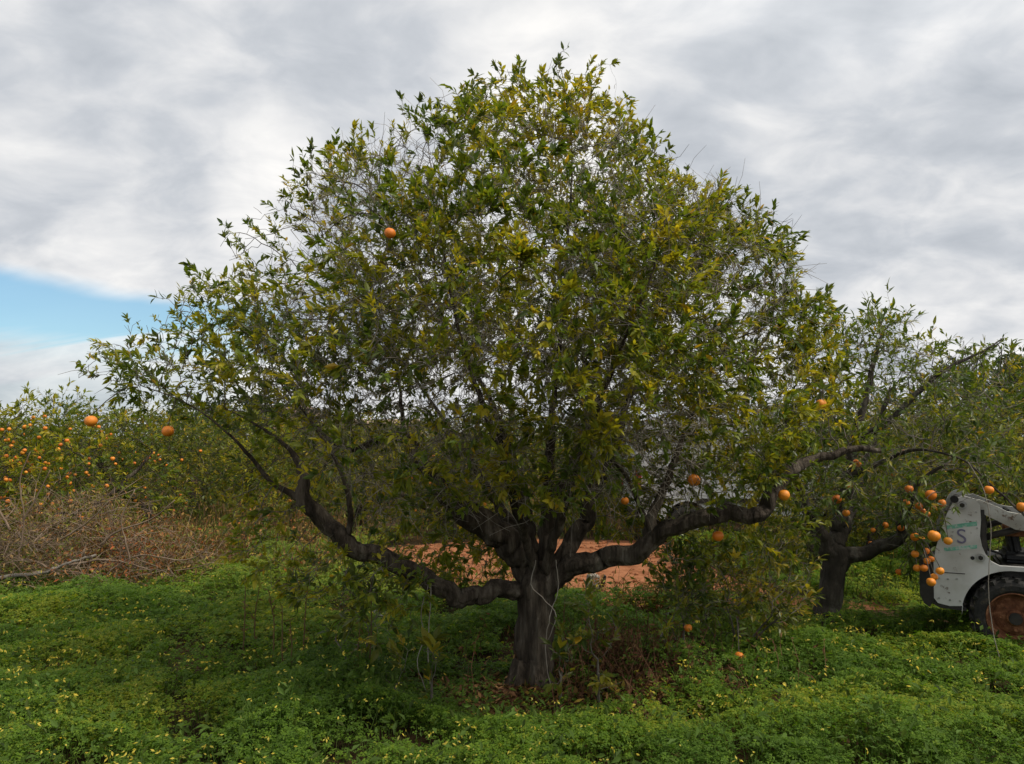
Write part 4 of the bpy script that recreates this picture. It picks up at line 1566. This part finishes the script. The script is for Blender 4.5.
def make_wheel(parent, x, y, flip):
    w = empty('wheel')
    w.parent = parent
    w.location = (x, y, WR)
    if flip: w.rotation_euler = (0, 0, R(180))
    bm = lathe_y([(.203, .004), (.222, -.012), (.262, -.014), (.288, -.004), (.303, .020), (.306, .10), (.303, .18), (.288, .205), (.26, .212), (.215, .2)], 48)
    for k in range(22):
        for s in (0, 1):
            a = 2 * math.pi * (k + .5 * s) / 22
            m = Matrix.Rotation(-a, 4, 'Y') @ Matrix.Translation((.306, .052 + .098 * s, 0)) @ Matrix.Rotation(R(28 if s else -28), 4, 'X')
            bmesh.ops.create_cube(bm, size=1, matrix=m @ Matrix.Diagonal((.030, .125, .030, 1)))
    bm_obj('tyre', bm, M['tyre'], w)
    bm = lathe_y([(.204, .004), (.206, -.006), (.197, -.008), (.190, .012), (.182, .055), (.166, .085), (.150, .092), (.135, .080), (.112, .066), (.085, .062), (.062, .062), (.060, .030), (.052, .02), (.001, .02)], 48)
    for k in range(8):
        a = 2 * math.pi * k / 8
        cyl(bm, (.098 * math.cos(a), .056, .098 * math.sin(a)), .011, .022, seg=6)
    rim = bm_obj('rim', bm, M['rust'], w)
    bm = cyl(bmesh.new(), (0, .0, 0), .048, .03, seg=20)
    bm_obj('hub_cap', bm, M['darkmetal'], w, bevel=.006)
    return w


make_wheel(loader, 0, -.045, False)
make_wheel(loader, .80, -.045, False)
make_wheel(loader, 0, WIDTH + .03, True)
make_wheel(loader, .80, WIDTH + .03, True)

# ================================================================== WHITE VAN behind the track
DV = 13.2
van = tag(empty('parked_van', (gx(636, DV), DV, 0)), 'white van half hidden by branches beyond the red dirt track', 'van')
M['vanpaint'] = mat_paint('dusty_white_paint', (.52, .54, .56), (.42, .44, .45), (.4, .37, .33), .70, .78, 3)
M['glass'] = mat_noise('dark_glass', [(.3, (.02, .025, .028)), (.7, (.04, .045, .05))], 2, .12, 0, 10, 2, (1, 1, 1), .6)
M['redlens'] = mat_noise('red_lens', [(.3, (.35, .02, .015)), (.7, (.45, .03, .02))], 30, .3)
prof = [(.02, .42), (0, .6), (.03, 1.9), (.12, 2.08), (.3, 2.14), (2.7, 2.14), (2.95, 2.08), (3.5, 1.36), (4.25, 1.18), (4.38, 1.0), (4.4, .42)]


def arch_pts(cx):
    return [(cx + .40 * math.cos(R(a)), .32 + .40 * math.sin(R(a))) for a in np.linspace(15, 165, 9)]


bottom = [(4.36, .42)] + arch_pts(3.5) + arch_pts(.85) + [(.06, .42)]
bm_obj('body', prism(prof[1:-1] + bottom, 0, 1.75), M['vanpaint'], van, bevel=.03)
bm_obj('rear_bumper', box(bmesh.new(), (-.03, .875, .5), (.12, 1.72, .18)), M['darkmetal'], van, bevel=.03)
bm_obj('front_bumper', box(bmesh.new(), (4.42, .875, .5), (.12, 1.72, .2)), M['darkmetal'], van, bevel=.03)
bm_obj('tail_light', box(bmesh.new(), (.03, .02, 1.08), (.09, .10, .42)), M['redlens'], van, bevel=.012)
bm_obj('tail_light', box(bmesh.new(), (.03, 1.73, 1.08), (.09, .10, .42)), M['redlens'], van, bevel=.012)
bm_obj('side_window', prism([(2.15, 1.32), (3.25, 1.32), (2.86, 1.92), (2.15, 1.92)], -.008, .02), M['glass'], van)
bm_obj('rub_strip', box(bmesh.new(), (2.1, -.004, .72), (2.2, .02, .08)), M['darkmetal'], van)
bm_obj('door_rail', box(bmesh.new(), (1.05, -.004, 1.25), (1.7, .02, .03)), M['darkmetal'], van)
for xw in (.85, 3.5):
    for yw, fl in ((.0, False), (1.75, True)):
        w = empty('wheel')
        w.parent = van
        w.location = (xw, yw, .32)
        if fl: w.rotation_euler = (0, 0, R(180))
        bm_obj('tyre', lathe_y([(.19, .03), (.22, .005), (.29, .005), (.315, .03), (.32, .1), (.315, .19), (.2, .2)], 32), M['tyre'], w, True)
        bm_obj('rim', lathe_y([(.195, .02), (.18, .035), (.12, .05), (.06, .02), (.001, .015)], 24), M['steel'], w)

# ================================================================== STUMP AND STONES by the track
rng = np.random.default_rng(9)
stump = tag(empty('tree_stump', (gx(592, 8.5), 8.5, 0)), 'short weathered grey stump at the near edge of the red dirt', 'stump')
V, Pl, _ = tube(np.array([(0, 0, -.02), (.005, 0, .08), (-.01, 0, .2), (.0, 0, .29)]), [.11, .085, .078, .07], 14, .16, 4)
link('trunk', mesh_np('trunk', V, Pl), M['deadtwig'], stump)
V, Pl, _ = tube(np.array([(.05, 0, .12), (.1, -.02, .2), (.12, -.02, .29)]), [.03, .026, .022], 8, .1, 4)
link('side_stub', mesh_np('side_stub', V, Pl), M['darkmetal'], stump)


def stone(x, y, d, s, seed, label):
    bm = bmesh.new()
    bmesh.ops.create_icosphere(bm, subdivisions=3, radius=1)
    r_ = np.random.default_rng(seed)
    dirs = unit(r_.normal(0, 1, (9, 3)))
    for v in bm.verts:
        p = np.array(v.co)
        for q in dirs:
            k = np.dot(p, q) - .72
            if k > 0: p = p - q * k
        v.co = p * np.array(s)
    o = bm_obj('stone', bm, M['stone'], None)
    o.location = px(x, y, d) * (1, 1, 0) + np.array([0, 0, s[2] * .5])
    tag(o, label, 'stone')


stone(569, 603, 8.4, (.11, .08, .08), 1, 'pale stone beside the grey stump right of the trunk')
stone(378, 606, 7.6, (.10, .07, .09), 2, 'long pale stone in the weeds under the low left limb')
stone(640, 612, 7.6, (.07, .05, .06), 3, 'small white stone in the weeds right of the trunk')

# ================================================================== DEAD BRUSH HEAP (left)
rng = np.random.default_rng(31)
BC = np.array([gx(62, 9.3), 9.3, 0])
brush = tag(empty('brush_heap', tuple(BC)), 'heap of dead pruned branches and rusty dry leaves at the left', 'brush heap')
ext = np.array([1.95, .85, 1.05])


def in_heap(n):
    p = rng.uniform(-1, 1, (n * 2, 3))
    p[:, 2] = np.abs(p[:, 2])
    top = .45 + .95 * vnoise(p[:, 0] * 3.2 + 4, p[:, 1] * 2 + 9)
    p = p[np.hypot(np.hypot(p[:, 0], p[:, 1]), p[:, 2] / top) < 1]
    return p * ext


S = in_heap(1000)
n = len(S)
d = unit(rng.normal(0, 1, (n, 3)) * np.array([1.2, .6, .55]) + np.array([.1, 0, .35]))
L_ = rng.uniform(.2, .8, n)
p1 = S + d * (L_ * .35)[:, None] + rng.normal(0, .03, (n, 3))
p2 = p1 + unit(d + rng.normal(0, .3, (n, 3))) * (L_ * .35)[:, None]
p3 = p2 + unit(d + rng.normal(0, .5, (n, 3))) * (L_ * .3)[:, None]
tw = tri_tubes(np.stack([S, p1, p2, p3], 1), rng.uniform(.003, .007, n), np.full(n, .0016))
S2 = np.concatenate([p1, p2, p3])
S2 = S2[rng.integers(0, len(S2), 1500)]
d2 = unit(rng.normal(0, 1, S2.shape) + np.array([0, 0, .25]))
q1 = S2 + d2 * rng.uniform(.05, .13, (len(S2), 1))
q2 = q1 + unit(d2 + rng.normal(0, .5, S2.shape)) * .1
tw2 = tri_tubes(np.stack([S2, q1, q2], 1), np.full(len(S2), .0028), np.full(len(S2), .0013))
V, Pl, _ = merge_parts([tw, tw2])
V[:, 2] = np.maximum(V[:, 2], .01)
link('twigs', mesh_np('twigs', V, Pl), M['brush'], brush)
for pts, r in (([(-30, 582), (10, 576), (40, 573), (70, 562), (96, 555)], .026), ([(20, 575), (50, 570), (90, 575), (120, 590)], .012), ([(92, 556), (88, 570), (84, 580)], .012),
               ([(18, 560), (24, 520), (20, 480), (30, 452)], .010), ([(24, 520), (40, 490), (50, 470)], .010), ([(100, 545), (120, 530), (150, 520), (175, 500)], .012), ([(60, 540), (90, 520), (110, 500)], .011), ([(110, 570), (140, 555), (185, 560), (215, 545)], .009), ([(10, 530), (-5, 500), (-12, 470)], .013), ([(70, 565), (110, 560), (150, 570)], .015), ([(130, 560), (122, 520), (135, 490)], .010), ([(60, 575), (30, 560), (0, 565)], .012)):
    P = np.array([px(a, b, 8.75) for a, b in pts]) - BC
    Q, q = resample(P, np.linspace(r, r * .5, len(P)), .06, rng, .35)
    V, Pl, _ = tube(Q, q, 8, .12, 3)
    link('branch', mesh_np('branch', V, Pl, smooth=True), M['brush'] if r < .02 else M['deadtwig'], brush)
P = in_heap(6500) * np.array([1.12, 1.05, 1.08])
n = len(P)
P[:, 0] += .1
near_red = 2.0 * np.exp(-((P[:, 0] - .9) ** 2 / .22 + (P[:, 2] - .38) ** 2 / .10))
col = np.array([.24, .14, .065])[None] * rng.uniform(.25, 1.7, (n, 1))
mixr = np.clip(near_red[:, None] * rng.uniform(0, 1.3, (n, 1)), 0, 1)
col = col * (1 - mixr) + np.array([.40, .12, .045]) * mixr
gr = rng.random(n) < .25
col[gr] = np.array([.22, .20, .045]) * rng.uniform(.6, 1.3, (gr.sum(), 1))
l = rng.uniform(.035, .075, n)
V, Pl, Cc = leaf_mesh(P, rng.normal(0, 1, (n, 3)) + np.array([0, 0, -.5]), rng.normal(0, 1, (n, 3)), l, l * .4, rng.normal(.2, .2, n), col, False)
V[:, 2] = np.maximum(V[:, 2], .012)
link('dry_leaves', mesh_np('dry_leaves', V, Pl, Cc), M['dryleaf'], brush)

# ================================================================== GROUND COVER
rng = np.random.default_rng(77)
TRK = np.array(TRACK)
T0 = px(531, 684, D1)
PATCH = px(640, 658, 5.6)


def canopy(x, y):
    rt = np.hypot((x - T0[0] + .05) / .9, (y - T0[1] + .4) / .75)
    low = np.clip(rt - .25, .3, 1)
    """height of the clover canopy"""
    h = .03 + .24 * vnoise(x / .62 + 3, y / .62) ** 1.2 + .13 * vnoise(x / .21 + 9, y / .21 + 4)
    return h * low


def cover_density(x, y):
    d = np.ones_like(x)
    rt = np.hypot((x - T0[0] + .05) / .8, (y - T0[1] + .32) / .6)
    d *= np.clip((rt - .5) / .6, .10, 1)
    rp = np.hypot((x - PATCH[0]) / .55, (y - PATCH[1]) / .55)
    d *= np.clip((rp - .4) / .6, .16, 1)
    # dark gaps between the mounds
    gpn = vnoise(x / .30 + 31, y / .22 + 7)
    d *= np.clip((gpn - .22) * 5, .08, 1)
    return d


def in_track(x, y):
    near = np.interp(x, [p[0] for p in TRACK_NEAR], [p[1] for p in TRACK_NEAR])
    far = np.interp(x, [p[0] for p in TRACK_FAR[::-1]], [p[1] for p in TRACK_FAR[::-1]])
    w = .3 * (vnoise(x * 2.3 + 4, y * 2 + 1) - .5)
    return (y > near + w - .05) & (y < far) & (x > -2.3) & (x < 3.9)


def scatter(n, d0, d1, k=.95, power=1.0, xshift=0.0):
    u = rng.random(n)
    y = d0 * (d1 / d0) ** u if power == 1 else np.sqrt(d0 * d0 + (d1 * d1 - d0 * d0) * u)
    x = rng.uniform(-1, 1, n) * k * y + xshift
    return x, y


x, y = scatter(340000, 3.1, 13.5, .86)
ok = rng.random(len(x)) < cover_density(x, y)
ok &= ~in_track(x, y)
x, y = x[ok], y[ok]
n = len(x)
h = canopy(x, y)
far_k = np.clip((y - 4) / 6, 0, 1)
z = h * (1 - rng.random(n) ** 1.6 * .75)
size = (.0105 + .010 * rng.random(n)) * (1 + .85 * far_k)
tilt = unit(np.stack([rng.normal(0, .38, n), rng.normal(-.10, .38, n), np.ones(n)], 1))
a0 = rng.random(n) * 6.28
tone = np.clip(.5 + (vnoise(x / 1.1 + 17, y / .8 + 2) - .5) * .95 + rng.normal(0, .24, n), 0, 1)
c0_ = np.array([.044, .122, .010])
c1_ = np.array([.122, .235, .014])
c2_ = np.array([.28, .31, .022])
tt = tone[:, None]
col = np.where(tt < .6, c0_ + (c1_ - c0_) * tt / .6, c1_ + (c2_ - c1_) * (tt - .6) / .4)
yel = np.clip((y - 7.5) / 2.5, 0, 1)[:, None] * (x < .5)[:, None] * rng.random((n, 1))
col = col * (1 - .7 * yel) + np.array([.16, .16, .03]) * .7 * yel
parts = []
ux = unit(np.cross(tilt, np.array([0, 1.0, 0])))
uy = np.cross(tilt, ux)
for k in range(3):
    a = a0 + k * 2.094
    dv = ux * np.cos(a)[:, None] + uy * np.sin(a)[:, None]
    sv_ = np.cross(tilt, dv)
    s_ = size[:, None]
    ctr = np.stack([x, y, z], 1)
    V = np.stack([ctr, ctr + dv * s_ * .95 + sv_ * s_ * .62 - tilt * s_ * .18, ctr + dv * s_ * .86 + tilt * s_ * .04, ctr + dv * s_ * .95 - sv_ * s_ * .62 - tilt * s_ * .18], 1).reshape(-1, 3)
    base = (np.arange(n) * 4)[:, None]
    parts.append((V, [base + np.array([[0, 1, 2]]), base + np.array([[0, 2, 3]])], np.repeat(col * (.9 + .2 * rng.random((n, 1))), 4, axis=0)))
# leaf stalks and grass blades
x, y = scatter(26000, 3.1, 12.5, .86)
ok = (rng.random(len(x)) < cover_density(x, y)) & ~in_track(x, y)
x, y = x[ok], y[ok]
n = len(x)
h = canopy(x, y) * rng.uniform(.7, 1.6, n)
b0 = np.stack([x, y, np.zeros(n)], 1)
d = unit(np.stack([rng.normal(0, .3, n), rng.normal(0, .3, n), np.ones(n)], 1))
tip = b0 + d * h[:, None]
sd_ = unit(np.stack([rng.normal(0, 1, n), rng.normal(0, 1, n), np.zeros(n)], 1)) * (.0022 + .0016 * np.clip((y - 4) / 6, 0, 1))[:, None]
bend = unit(rng.normal(0, 1, (n, 3))) * (h * .18)[:, None]
bend[:, 2] = -np.abs(bend[:, 2]) * .3
mid = b0 + d * (h * .6)[:, None]
V = np.stack([b0 - sd_, b0 + sd_, mid + sd_ * .8, mid - sd_ * .8, tip + bend], 1).reshape(-1, 3)
base = (np.arange(n) * 5)[:, None]
cg = np.array([.07, .14, .025]) * rng.uniform(.5, 1.5, (n, 1))
parts.append((V, [base + np.array([[3, 2, 4]]), base + np.array([[0, 1, 2, 3]])], np.repeat(cg, 5, axis=0)))
# broader weed leaves near the trunk and behind it
x, y = scatter(15000, 3.4, 12.5, .86)
ok = ~in_track(x, y) & (rng.random(len(x)) < .6)
x, y = x[ok], y[ok]
n = len(x)
P = np.stack([x, y, canopy(x, y) * rng.uniform(.6, 1.5, n)], 1)
l = rng.uniform(.03, .07, n)
cw = np.array([.06, .10, .02]) * rng.uniform(.5, 1.9, (n, 1))
parts.append(leaf_mesh(P, unit(rng.normal(0, 1, (n, 3)) + np.array([0, 0, .2])), unit(rng.normal(0, .5, (n, 3)) + np.array([0, 0, 1.0])), l, l * .45, rng.normal(.2, .15, n), cw, False))
V, Pl, Cc = merge_parts(parts)
o = link('clover_cover', mesh_np('clover_cover', V, Pl, Cc), M['cover'])
tag(o, 'dense green clover and grass covering the orchard floor', 'ground cover', kind='stuff')
print('cover faces', sum(len(p) for p in Pl))

# yellow nodding flowers of the clover
x, y = scatter(2600, 3.1, 9.5, .86)
dens = np.clip((vnoise(x / .8 + 5, y / .8 + 50) - .33) * 3, .06, 1) * np.clip(cover_density(x, y) * 1.3, 0, 1)
ok = (rng.random(len(x)) < dens) & ~in_track(x, y)
x, y = x[ok], y[ok]
n = len(x)
h = canopy(x, y) + rng.uniform(.02, .15, n)
b0 = np.stack([x, y, np.zeros(n)], 1)
lean = rng.normal(0, .10, (n, 3)) * np.array([1, 1, 0])
top = b0 + lean * h[:, None] * 2 + np.stack([0 * h, 0 * h, h], 1)
mid = b0 * .5 + top * .5 + rng.normal(0, .01, (n, 3))
stalks = tri_tubes(np.stack([b0, mid, top], 1), np.full(n, .0016), np.full(n, .0012))
stalks = (stalks[0], stalks[1], np.tile([.11, .17, .035], (len(stalks[0]), 1)))
nf = rng.integers(1, 5, n)
sh = np.repeat(np.arange(n), nf)
m = len(sh)
dirn = unit(np.stack([rng.normal(0, 1, m), rng.normal(0, 1, m), rng.uniform(-1.3, .35, m)], 1))
ped = top[sh] + unit(dirn * np.array([1, 1, 0]) + np.array([0, 0, .5])) * .014
fl = rng.uniform(.020, .032, m) * np.clip(.85 + (y[sh] - 4) / 12, .85, 1.3)
cf = np.where(rng.random((m, 1)) < .8, np.array([[.70, .60, .12]]), np.array([[.45, .45, .13]])) * rng.uniform(.75, 1.15, (m, 1))
fparts = [stalks]
for k in range(2):
    nn = unit(rng.normal(0, 1, (m, 3)))
    fparts.append(leaf_mesh(ped, dirn, nn, fl, fl * .42, np.full(m, .05), cf, False))
V, Pl, Cc = merge_parts(fparts)
o = link('yellow_flowers', mesh_np('yellow_flowers', V, Pl, Cc), M['cover'])
tag(o, 'small nodding yellow flowers scattered through the green clover', 'flowers', kind='stuff')

# dry grass and weeds towards the orchard and along the track
x, y = scatter(60000, 8.4, 30, 1.0, 1)
ok = ~in_track(x, y)
ok &= (y > np.maximum(np.interp(x, [p[0] for p in TRACK_NEAR], [p[1] for p in TRACK_NEAR]) - .9, 0))
ok &= rng.random(len(x)) < np.clip((vnoise(x / 1.5 + 3, y / 1.5) - .25) * 3, .05, 1)
x, y = x[ok], y[ok]
n = len(x)
h = rng.uniform(.08, .30, n) * (1 + .9 * np.clip((y - 11) / 3, 0, 1))
b0 = np.stack([x, y, np.zeros(n)], 1)
sd_ = unit(np.stack([rng.normal(0, 1, n), rng.normal(0, .4, n), np.zeros(n)], 1)) * rng.uniform(.003, .012, (n, 1))
tip = b0 + np.stack([rng.normal(0, .08, n), rng.normal(0, .08, n), h], 1)
V = np.stack([b0 - sd_, b0 + sd_, tip], 1).reshape(-1, 3)
tone = rng.random((n, 1)) + (vnoise(x / 2 + 1, y / 2)[:, None] - .5)
tone = tone + .5 * np.clip((x[:, None] - 2) / 1.5, 0, 1)
col = np.where(tone < .45, np.array([[.34, .19, .07]]), np.where(tone < .75, np.array([[.17, .16, .035]]), np.array([[.06, .12, .02]]))) * rng.uniform(.6, 1.4, (n, 1))
o = link('dry_grass', mesh_np('dry_grass', V, [(np.arange(n) * 3)[:, None] + np.array([[0, 1, 2]])], np.repeat(col, 3, axis=0)), M['dryleaf'])
tag(o, 'dry straw coloured grass and weeds along the dirt track', 'grass', kind='stuff')

# tall dry weeds between the brush heap and the low limb, and along the track edge
xs_, ys_ = [], []
while len(xs_) < 1500:
    x_, d_ = rng.uniform(90, 345), rng.uniform(9.2, 12.8)
    if vnoise(np.array(x_ / 30.), np.array(d_ * 1.2)) > .38: xs_.append(gx(x_, d_)); ys_.append(d_)
for _k in range(380):
    x_ = rng.uniform(-1.6, 2.6)
    xs_.append(x_)
    ys_.append(float(np.interp(x_, [p[0] for p in TRACK_NEAR], [p[1] for p in TRACK_NEAR])) + abs(rng.normal(0, .28)) - .3)
b0 = np.stack([np.array(xs_), np.array(ys_), np.zeros(len(xs_))], 1)
n = len(b0)
hh = np.where(np.arange(n) < 1500, rng.uniform(.2, .75, n), rng.uniform(.10, .45, n))
t1 = b0 + np.stack([rng.normal(0, .06, n), rng.normal(0, .06, n), hh * .55], 1)
t2 = t1 + np.stack([rng.normal(0, .10, n), rng.normal(0, .1, n), hh * .45], 1)
st = tri_tubes(np.stack([b0, t1, t2], 1), np.full(n, .0045), np.full(n, .002))
st = (st[0], st[1], np.repeat(np.array([[.17, .10, .055]]) * rng.uniform(.5, 1.6, (n, 1)), 9, axis=0))
sh = np.repeat(np.arange(n), 7)
q = b0[sh] + (t2 - b0)[sh] * rng.uniform(.25, 1, (len(sh), 1)) + rng.normal(0, .03, (len(sh), 3))
l = rng.uniform(.03, .085, len(sh))
pick = rng.random((len(sh), 1))
cl = np.where(pick < .45, np.array([[.30, .17, .055]]), np.where(pick < .7, np.array([[.20, .20, .04]]), np.where(pick < .88, np.array([[.08, .13, .02]]), np.array([[.36, .12, .04]])))) * rng.uniform(.5, 1.4, (len(sh), 1))
dl = leaf_mesh(q, unit(rng.normal(0, 1, (len(sh), 3)) + np.array([0, 0, -.2])), rng.normal(0, 1, (len(sh), 3)), l, l * .42, rng.normal(.2, .2, len(sh)), cl, False)
V, Pl, Cc = merge_parts([st, dl])
V[:, 2] = np.maximum(V[:, 2], .008)
o = link('dry_weeds', mesh_np('dry_weeds', V, Pl, Cc), M['dryleaf'])
tag(o, 'tall half dry weeds between the brush heap and the low left limb', 'weeds', kind='stuff')

# clods and stones lying on the red dirt
n = 700
x = rng.uniform(-1.9, 3.5, n)
y = rng.uniform(8.3, 13.5, n)
k = in_track(x, y)
x, y = x[k], y[k]
cl_parts = []
bmc = bmesh.new()
for xx, yy in zip(x, y):
    rr0 = float(rng.uniform(.008, .04))
    bmesh.ops.create_icosphere(bmc, subdivisions=1, radius=rr0, matrix=Matrix.Translation((xx, yy, rr0 * .35)) @ Matrix.Rotation(float(rng.random() * 6), 4, 'Z') @ Matrix.Diagonal((1.2, .9, .7, 1)))
for v in bmc.verts: v.co += Vector(rng.normal(0, .003, 3))
me = bpy.data.meshes.new('dirt_clods')
bmc.to_mesh(me)
bmc.free()
o = link('dirt_clods', me, M['dirt'])
tag(o, 'loose clods and pebbles strewn over the red dirt track', 'gravel', kind='stuff')

# leaf litter and dry brown weeds under the big tree
n = 4200
a, r_ = rng.random(n) * 6.28, np.abs(rng.normal(0, .45, n))
pick = rng.random(n) < .5
cx_ = np.where(pick, T0[0], PATCH[0])
cy_ = np.where(pick, T0[1] - .1, PATCH[1])
P = np.stack([cx_ + r_ * np.cos(a) * 1.25, cy_ + r_ * np.sin(a) * .9, rng.uniform(.01, .05, n)], 1)
col = np.where(rng.random((n, 1)) < .6, np.array([[.11, .055, .028]]), np.array([[.22, .12, .05]])) * rng.uniform(.5, 1.5, (n, 1))
yl = rng.random(n) < .05
col[yl] = np.array([.40, .28, .05])
l = rng.uniform(.04, .085, n)
lit = leaf_mesh(P, unit(rng.normal(0, 1, (n, 3)) * np.array([1, 1, .3])), unit(rng.normal(0, .4, (n, 3)) + np.array([0, 0, 1.0])), l, l * .45, rng.normal(.0, .25, n), col, False)
n = 420
a, r_ = rng.random(n) * 6.28, np.abs(rng.normal(0, .5, n))
b0 = np.stack([PATCH[0] - .1 + r_ * np.cos(a) * 1.1, PATCH[1] + .25 + r_ * np.sin(a) * .8, np.zeros(n)], 1)
hh = rng.uniform(.12, .42, n)
t1 = b0 + np.stack([rng.normal(0, .04, n), rng.normal(0, .04, n), hh * .55], 1)
t2 = t1 + np.stack([rng.normal(0, .06, n), rng.normal(0, .06, n), hh * .45], 1)
st = tri_tubes(np.stack([b0, t1, t2], 1), np.full(n, .003), np.full(n, .0014))
st = (st[0], st[1], np.repeat(np.repeat(np.array([[.12, .06, .035]]) * rng.uniform(.5, 1.6, (n, 1)), 9, axis=0), 1, axis=0))
sh = np.repeat(np.arange(n), 4)
q = t1[sh] + (t2 - t1)[sh] * rng.random((len(sh), 1))
l = rng.uniform(.025, .06, len(sh))
dl = leaf_mesh(q, unit(rng.normal(0, 1, (len(sh), 3)) + np.array([0, 0, -.6])), rng.normal(0, 1, (len(sh), 3)), l, l * .35, rng.normal(.2, .2, len(sh)), np.array([.10, .045, .025]) * rng.uniform(.5, 2.0, (len(sh), 1)), False)
V, Pl, Cc = merge_parts([lit, st, dl])
o = link('leaf_litter', mesh_np('leaf_litter', V, Pl, Cc), M['dryleaf'])
tag(o, 'brown leaf litter and dry weeds under the big tree', 'leaf litter', kind='stuff')

# dry brown stalks standing in the clover
STK = [(243, 650, 575, 6.0), (258, 640, 585, 6.1), (283, 660, 606, 5.8), (292, 652, 620, 5.7), (303, 658, 570, 5.9), (367, 672, 578, 5.5), (361, 668, 620, 5.5), (272, 655, 590, 5.9),
       (562, 640, 600, 6.4), (612, 645, 598, 6.4), (637, 650, 604, 6.3), (651, 640, 612, 6.5), (588, 640, 606, 6.6), (670, 650, 610, 6.2)]
for i, (xx, yb, yt, dd) in enumerate(STK):
    b = px(xx, yb, dd)
    b[2] = 0
    tpt = px(xx + rng.normal(0, 5), yt, dd)
    left = xx < 400
    v = tpt - b
    Q, q = resample(np.array([(0, 0, 0), v * .5 + rng.normal(0, .02, 3), v]), np.array([.006, .005, .003]), .05, rng, .4)
    V, Pl, _ = tube(Q, q, 5)
    n = 16
    k = rng.integers(len(Q) // 3, len(Q), n)
    l = rng.uniform(.02, .06, n)
    lv = leaf_mesh(Q[k], unit(rng.normal(0, .6, (n, 3)) + np.array([0, 0, .5])), rng.normal(0, 1, (n, 3)), l, l * .3, rng.normal(.1, .2, n), np.array([.16, .10, .04]) * rng.uniform(.5, 1.6, (n, 1)), False)
    V, Pl, Cc = merge_parts([(V, Pl, np.tile([.15, .10, .05], (len(V), 1))), lv])
    t = link('dry_stalk', mesh_np('dry_stalk', V, Pl, Cc), M['dryleaf'], None, tuple(b))
    tag(t, 'thin dry brown weed stalk standing in the clover ' + ('left of the trunk' if left else 'right of the trunk'), 'weed', 'dry stalks ' + ('left' if left else 'right') + ' of the trunk')
